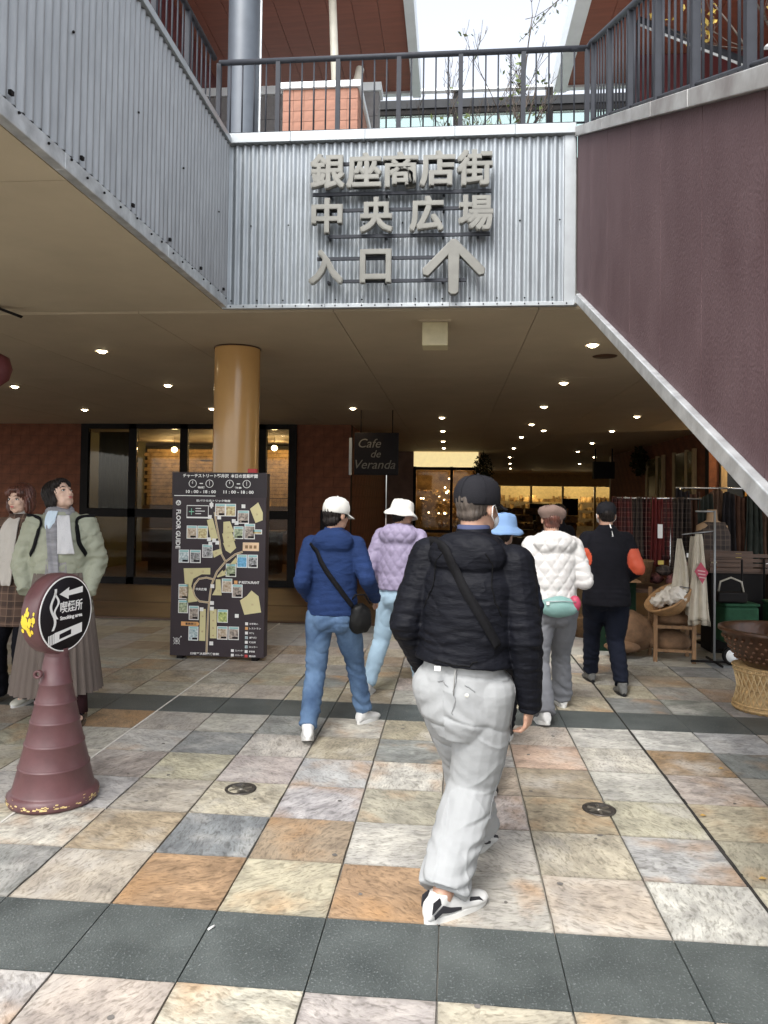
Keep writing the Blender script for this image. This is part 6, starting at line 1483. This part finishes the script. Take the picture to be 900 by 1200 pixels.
# ---- 2 blue jacket pedestrian
K = person('pedestrian from behind in royal blue hooded jacket, blue jeans and white baseball cap', (-.76,4.96), 4, 1.60,
  dict(g=1.03, sw=1.0, vox=.008, feet=[(-.905,4.76,12,-18),(-.60,5.24,-32,-2)], lift=(.02,0), lean=(.03,.0), shift=(-.03,.03), hd=(-42,-6,0),
  arms=dict(L=((-.045,-.12,-.24),(-.02,.08,-.36)),R=((.085,-.09,-.22),(.13,.13,-.37))),
  trousers=dict(m=DEN,w=.98,amp=.009,hem=.0), shoes=dict(m=SHOEW,L=.25), jacket=dict(m=FBL,hem=.505,e=.018,hood=1.0,amp=.007,style='soft',w=1.02,cuff=.0,sleeve=1.02,seed=7)))
hair_shell(K,[((0,-.018,.018),(.080,.094,.080)),((0,-.05,-.04),(.070,.045,.05)),((-.06,0,-.03),(.02,.04,.05))],HAIRB)
cap_hat(K,HATW,tilt=-2,back=False,sc=1.10)
wrap(K,K['body'],'bag_strap',[K['S'](.80,-.12,-.06),K['S'](.755,-.10,-.13),K['S'](.68,-.02,-.14),K['S'](.60,.08,-.13),K['S'](.545,.145,-.09)],STRAPM,.034,.006)
bp_ = K['body'].matrix_basis @ K['S'](.50,.185,-.06)
hb_ = empty('shoulder_bag', tuple(bp_), rz=10, label='small soft black shoulder bag at the blue jacket pedestrian hip', cat='bag')
puff('bag_body',(0,0,-.01),.088,mat('black_leather',(.006,.006,.006),.45,bump=.2),3,hb_,.12,4,(.95,.6,1.15),1.5); MB().tube([(-.07,0,.09),(-.03,-.02,.15),(.03,0,.15),(.07,0,.09)],.006,6).build('handle',STRAPM,hb_)

# ---- 3 lavender coat
K = person('pedestrian in quilted lavender jacket, pale jeans and white bucket hat walking ahead', (-.42,6.10), -12, 1.60,
  dict(g=1.02, vox=.010, feet=[(-.66,5.98,-10,-10),(-.26,6.34,-20,0)], lean=(.03,0), hd=(-48,-4,0), arms=dict(L=((-.09,-.06,-.25),(-.04,.12,-.36)),R=((.10,-.05,-.24),(.07,.12,-.35))),
  trousers=dict(m=DENL,w=1.0,amp=.008,hem=.01), shoes=dict(m=SHOEW,L=.24), jacket=dict(m=LAV,hem=.53,e=.03,hood=1.15,amp=.0065,style='quilt',per=.105,seed=2,sleeve=1.1)))
hair_shell(K,[((0,-.018,.018),(.080,.094,.080)),((0,-.04,-.04),(.065,.05,.05))],HAIRB); bucket_hat(K,HATW,tilt=-8,sc=1.02)

# ---- 4 light blue bucket hat, mostly hidden
K = person('pedestrian in dark navy jacket and light blue bucket hat, mostly hidden behind the stout man', (.30,4.55), -10, 1.56,
  dict(g=.88, sw=.9, vox=.011, feet=[(.21,4.02,-10,-24),(.37,4.98,-10,0)], lift=(.02,0), drop=.05, lean=(.03,0), hd=(-10,-4,0), arms=dict(L=((-.07,-.08,-.25),(-.05,.06,-.46)),R=((.07,.03,-.25),(.05,.2,-.40))),
  trousers=dict(m=BLKW,w=.92,amp=.007,hem=.0), shoes=dict(m=SHOEB,L=.25), jacket=dict(m=NVY,hem=.50,e=.018,amp=.007,style='soft',seed=3)))
hair_shell(K,[((0,-.022,.0),(.070,.082,.070)),((0,-.04,-.04),(.062,.05,.05))],HAIRB); bucket_hat(K,HATB,tilt=-2,sc=.98,roll=0)

# ---- 5 white quilted jacket
K = person('woman from behind in white quilted puffer jacket, brown beret and wide grey trousers', (.74,5.58), 8, 1.575,
  dict(g=1.08, vox=.009, feet=[(.66,5.33,12,-14),(.86,5.86,4,0)], lift=(.015,0), lean=(.03,-.0), hd=(-4,-2,0), arms=dict(L=((-.05,-.03,-.25),(-.02,.14,-.30)),R=((.075,-.06,-.24),(.07,.15,-.24))),
  trousers=dict(m=GRT,w=1.08,flare=1.22,amp=.007,hem=.02), shoes=dict(m=SHOEW,L=.25), jacket=dict(m=WHJ,hem=.555,e=.032,hood=1.15,amp=.0075,style='quilt',per=.115,seed=6,sleeve=1.12)))
hair_shell(K,[((0,-.018,.014),(.076,.090,.072)),((0,-.04,-.045),(.058,.04,.035))],HAIRR)
HPk = K['HP']
rt_ = K['HM']@Euler((rad(-6),rad(6),0)).to_matrix()
br_ = MB().lathe([(.078,-.008),(.084,.004),(.098,.020),(.104,.042),(.094,.066),(.062,.084),(.025,.092),(.001,.093)],44,K['HP'](0,-.012,.012),rt_,wob=lambda r,z,t:(r*(1.02+.03*math.sin(2*t)+.02*math.sin(7*t)*(r>.08)),z+.006*math.sin(3*t))).build('beret',HATT,K['body'])
for k in range(8):
    t = k*math.pi/4; MB().tube([K['HP'](0,-.012,.012)+rt_@V((r*math.cos(t)*1.03,r*math.sin(t)*1.03,z+.001)) for r,z in ((.104,.042),(.094,.066),(.062,.084),(.02,.093))],.0014,4).build('seam',HATT,br_)
MB().lathe([(.045,-.02),(.056,-.016),(.058,.012),(.048,.018)],24,K['nk']).build('red_collar', mat('wine_collar',(.25,.03,.06),.8), K['body'])
bp_ = K['body'].matrix_basis @ K['S'](.535,.01,-.150)
wb = empty('waist_bag', tuple(bp_), rz=8, label='mint green waist bag with dark red side worn below the white jacket', cat='bag')
puff('pouch',(0,0,-.012),.145,mat('mint_green_nylon',(.15,.27,.255),.6,var=.06,bump=.2),1,wb,.06,4,(1.0,.40,.52),1.5)
puff('red_end',(.115,.0,.012),.055,mat('wine_nylon',(.32,.03,.07),.6),2,wb,.08,3,(.75,.8,1.1),1.5)
MB().tube([(-.12,-.045,.03),(0,-.058,.038),(.11,-.045,.03)],.003,5).build('zip', MT['trim'], wb); MB().box((-.105,-.056,.01),(-.085,-.05,.03)).build('small_label', MT['white'], wb)

# ---- 6 black and orange jacket
K = person('man from behind in long black jacket with orange sleeve panels and black cap', (1.30,6.42), 2, 1.60,
  dict(g=1.10, sw=1.05, vox=.010, feet=[(1.23,6.72,6,-4),(1.40,6.27,2,-6)], lean=(.01,0), hd=(0,-4,0), arms=dict(L=((-.085,-.06,-.24),(-.02,.12,-.34)),R=((.085,-.06,-.24),(.03,.12,-.34))),
  trousers=dict(m=NVY,w=1.08,amp=.008,hem=.0), shoes=dict(m=mat('grey_black_shoe',(.10,.10,.095),.6,var=.5,scale=20),ms=SHOEB,L=.26), jacket=dict(m=BLKW,hem=.455,e=.024,amp=.0055,style='soft',w=1.06,flare=1.06,seed=9,collar=1.2)))
hair_shell(K,[((0,-.018,.018),(.077,.091,.076)),((0,-.045,-.03),(.06,.045,.04))],HAIRB,.006,.0015); cap_hat(K,HATK,tilt=2,sc=1.03)
MB().lathe([(.052,-.006),(.058,-.004),(.058,.002),(.052,.004)],26,K['nk']+V((0,-.006,.016))).build('orange_piping', mat('pink_orange_piping',(.5,.15,.12),.7), K['body'])
MB().tube([K['nk']+V((.012,-.062,.03)),K['nk']+V((.02,-.082,-.02)),K['nk']+V((.026,-.098,-.075))],[.005,.006,.012],6).build('cord_end', MT['white'], K['body'])
mask_loops(K)
def split_faces(o, test, name, m):
    bm = bmesh.new(); bm.from_mesh(o.data); sel = [f for f in bm.faces if test(f.calc_center_median())]; keep = set(sel)
    b2 = bm.copy(); idx = {f.index for f in sel}; bmesh.ops.delete(bm, geom=sel, context='FACES')
    b2.faces.ensure_lookup_table(); bmesh.ops.delete(b2, geom=[f for f in b2.faces if f.index not in idx], context='FACES')
    bm.to_mesh(o.data); me = bpy.data.meshes.new(name); b2.to_mesh(me); me.materials.clear(); me.materials.append(m); bm.free(); b2.free(); return link(name, me, o)
def orange(p):
    for sd_, sx in (('L',-1),('R',1)):
        sp,el,w_ = K['wr'][sd_]; z0 = sp.z-.07; z1 = el.z-.045
        if z1 < p.z < z0:
            t = (z0-p.z)/(z0-z1); inner = sp.x+(el.x-sp.x)*t*1.0 + sx*(.015-.075*math.sin(t*2.6))
            if (p.x-inner)*sx > 0 and p.x*sx < abs(el.x)+.05-.0*t: return True
    return False
split_faces(K['jacket'], lambda p: p.x < 0 and orange(p), 'orange_panel', ORG); split_faces(K['jacket'], lambda p: p.x > 0 and orange(p), 'orange_panel', ORG)

# ---- 7 dark shopper far inside
K = person('dark clothed shopper standing deep in the passage between the white and black jackets', (1.20,8.6), 30, 1.58,
  dict(g=1.0, vox=.013, feet=[(1.10,8.6,30,0),(1.30,8.66,30,0)], hd=(20,0,0), arms=dict(L=((-.07,.0,-.26),(-.02,.16,-.34)),R=((.07,0,-.26),(.03,.15,-.35))),
  trousers=dict(m=BLKW,w=1.0,amp=.005,hem=.0), shoes=dict(m=SHOEB), jacket=dict(m=BLKW,hem=.45,e=.02,amp=.006,style='soft',seed=5)))
hair_shell(K,[((0,-.022,.022),(.092,.10,.09)),((0,-.05,-.05),(.085,.06,.07))],HAIRB,.008,.005)

# ---- 8 woman in sage coat looking up
K = person('woman in open sage green coat, grey scarf and long pleated taupe skirt gazing upward', (-2.74,5.02), 200, 1.72,
  dict(g=1.05, vox=.009, skin=SKIN2, face=1, feet=[(-2.53,4.96,190,0),(-2.82,4.98,215,0)], lean=(-.02,0), hd=(52,24,0), arms=dict(L=((-.085,.0,-.25),(-.05,.10,-.43)),R=((.085,-.02,-.25),(.05,.10,-.41))), hands=dict(L='hidden',R='hidden'),
  shoes=dict(m=SHOEP,ms=SHOEP,L=.25), jacket=dict(m=SAGE,name='coat',hem=.44,e=.036,hood=0,amp=.012,style='crease',w=1.02,flare=1.16,sleeve=1.08,cuff=-.03,seed=11,collar=0)))
hair_shell(K,[((0,-.030,.030),(.088,.096,.088)),((0,-.055,-.035),(.080,.055,.070)),((-.072,-.012,-.03),(.022,.042,.065)),((.072,-.012,-.03),(.022,.042,.065)),((0,.035,.082),(.062,.045,.026)),((-.045,.04,.06),(.03,.035,.03)),((.045,.04,.06),(.03,.035,.03))],HAIRB,.006,.004)
# open front: grey knit + skirt
n = 120; vs = []; S = K['S']; H = K['H']
for i in range(14):
    f = i/13; z = .61-.475*f
    for j in range(n):
        t = 2*math.pi*j/n; pl_ = (1+(.035+.05*f)*math.sin(t*30)); rx = (.185+.10*f**.9)*pl_; ry = (.165+.10*f**.9)*pl_; c = S(z); vs.append((c.x+rx*math.cos(t), c.y+ry*math.sin(t), c.z))
fs = [(i*n+j,i*n+(j+1)%n,(i+1)*n+(j+1)%n,(i+1)*n+j) for i in range(13) for j in range(n)]
MB().add(vs,fs,True).build('pleated_skirt',TAUPE,K['body'])
def panel(K, nm, pts, m, th=.012):
    """curved front panel: rows of (f, x0, x1, ybulge)"""
    S = K['S']; vs = []; nn = 10
    for (f,x0,x1,yb) in pts:
        for j in range(nn+1): u = j/nn; x = x0+(x1-x0)*u; vs.append(S(f,x,yb-.22*x*x*2+.006*math.sin(f*60+u*9)))
    fs = [(i*(nn+1)+j,i*(nn+1)+j+1,(i+1)*(nn+1)+j+1,(i+1)*(nn+1)+j) for i in range(len(pts)-1) for j in range(nn)]
    o = MB().add(vs,fs,True).build(nm,m,K['body']); s_ = o.modifiers.new('s','SOLIDIFY'); s_.thickness = th; o.modifiers.new('u','SUBSURF').levels = 1; return o
panel(K,'grey_cardigan',[(.83,-.04,.04,.085),(.76,-.06,.06,.150),(.68,-.065,.065,.158),(.60,-.07,.07,.158),(.54,-.075,.075,.165),(.50,-.08,.08,.170),(.46,-.08,.08,.172)],mat('grey_cardigan_knit',(.26,.25,.25),.9,bump=.4,bscale=120))
panel(K,'skirt_front',[(.50,-.085,.085,.178),(.47,-.09,.09,.182),(.43,-.095,.095,.186)],TAUPE)
scf = mat('grey_scarf', (.24,.24,.255), .9, var=.25, scale=9, stretch=(1,1,4), bump=.4, bscale=120); scw = mat('white_scarf_end', (.52,.52,.53), .9, var=.06, bump=.4, bscale=100); scb = mat('pale_blue_scarf', (.50,.60,.68), .9, var=.06, bump=.3)
MB().lathe([(.050,-.035),(.085,-.045),(.100,-.02),(.092,.015),(.070,.035),(.055,.03),(.05,-.035)],36,K['nk']+V((0,.006,-.012)),wob=lambda r,z,t:(r*(1+.06*math.sin(3*t+1)+.03*math.sin(9*t)),z+.012*math.sin(2*t))).build('scarf_loop',scf,K['body'])
panel(K,'scarf_tail',[(.845,-.075,.01,.115),(.80,-.085,.00,.165),(.75,-.10,-.005,.180),(.70,-.115,-.01,.185),(.685,-.12,-.01,.186)],scw,.016)
panel(K,'scarf_tail',[(.84,.0,.065,.110),(.80,.0,.075,.160),(.72,-.01,.06,.172),(.64,-.02,.05,.176),(.56,-.03,.045,.180),(.54,-.03,.045,.181)],scf,.014)
panel(K,'scarf_fold',[(.862,.0,.07,.10),(.835,.01,.085,.135),(.80,.02,.08,.155),(.785,.03,.07,.158)],scb,.016)
for sx in (-1,1): wrap(K,K['body'],'backpack_strap',[S(.832,sx*.095,-.02),S(.83,sx*.105,.04),S(.79,sx*.125,.11),S(.73,sx*.135,.12),S(.68,sx*.150,.07)],STRAPM,.034,.006)
for sx in (-1,1): MB().tube([K['A'][0 if sx<0 else 1]+V((0,0,-.01)),K['A'][0 if sx<0 else 1].lerp(K['kn'][0 if sx<0 else 1],.6)],[.048,.058],14).build('sock', mat('dark_sock',(.03,.012,.014),.9), K['body'])

# ---- 9 young woman in plaid coat
K = person('young woman with red-brown bob in brown plaid coat and cream turtleneck facing the camera', (-3.27,5.42), 176, 1.68,
  dict(g=.97, vox=.010, skin=SKIN2, face=1, hair=HAIRR, feet=[(-3.17,5.40,170,0),(-3.44,5.38,185,0)], hd=(-6,-2,0), arms=dict(L=((-.07,.0,-.26),(-.03,.10,-.46)),R=((.08,.0,-.26),(.04,.14,-.40))), hands=dict(L='hidden',R='hidden'),
  trousers=dict(m=BLKW,w=1.05,flare=1.75,amp=.006,hem=.02), shoes=dict(m=mat('beige_sneaker',(.45,.44,.38),.6,var=.1),L=.24), jacket=dict(m=MT['plaid_brown'],name='coat',hem=.36,e=.024,amp=.006,style='soft',w=1.0,flare=1.22,sleeve=1.1,seed=13,collar=0)))
S = K['S']
hair_shell(K,[((0,-.026,.034),(.092,.098,.092)),((0,-.050,-.035),(.092,.055,.08)),((-.080,.0,-.045),(.026,.048,.078)),((.080,.0,-.045),(.026,.048,.078)),((0,.045,.074),(.066,.046,.030)),((-.05,.055,.05),(.03,.03,.03)),((.055,.055,.05),(.03,.03,.03))],HAIRR,.006,.004,3)
panel(K,'turtleneck',[(.85,-.035,.035,.052),(.84,-.05,.05,.095),(.80,-.07,.07,.155),(.72,-.075,.075,.182),(.64,-.06,.06,.182),(.58,-.05,.05,.178),(.54,-.04,.04,.176)],KNIT)
MB().lathe([(.044,-.02),(.056,-.016),(.055,.022),(.046,.026)],24,K['nk']+V((0,.004,.004))).build('turtleneck_collar',KNIT,K['body'])
bp_ = K['body'].matrix_basis @ S(.60,-.23,.14)
bb_ = empty('shoulder_bag', (-3.58,5.22,1.02), label='pale brown handbag held at the young woman side at the left edge', cat='bag')
puff('bag_body',(0,0,0),.12,mat('pale_olive_leather',(.24,.22,.15),.5,bump=.2),5,bb_,.1,4,(1.0,.5,.8),1.4); MB().tube([(-.08,0,.06),(-.05,.03,.20),(.05,.03,.20),(.08,0,.06)],.007,6).build('handle',STRAPM,bb_)
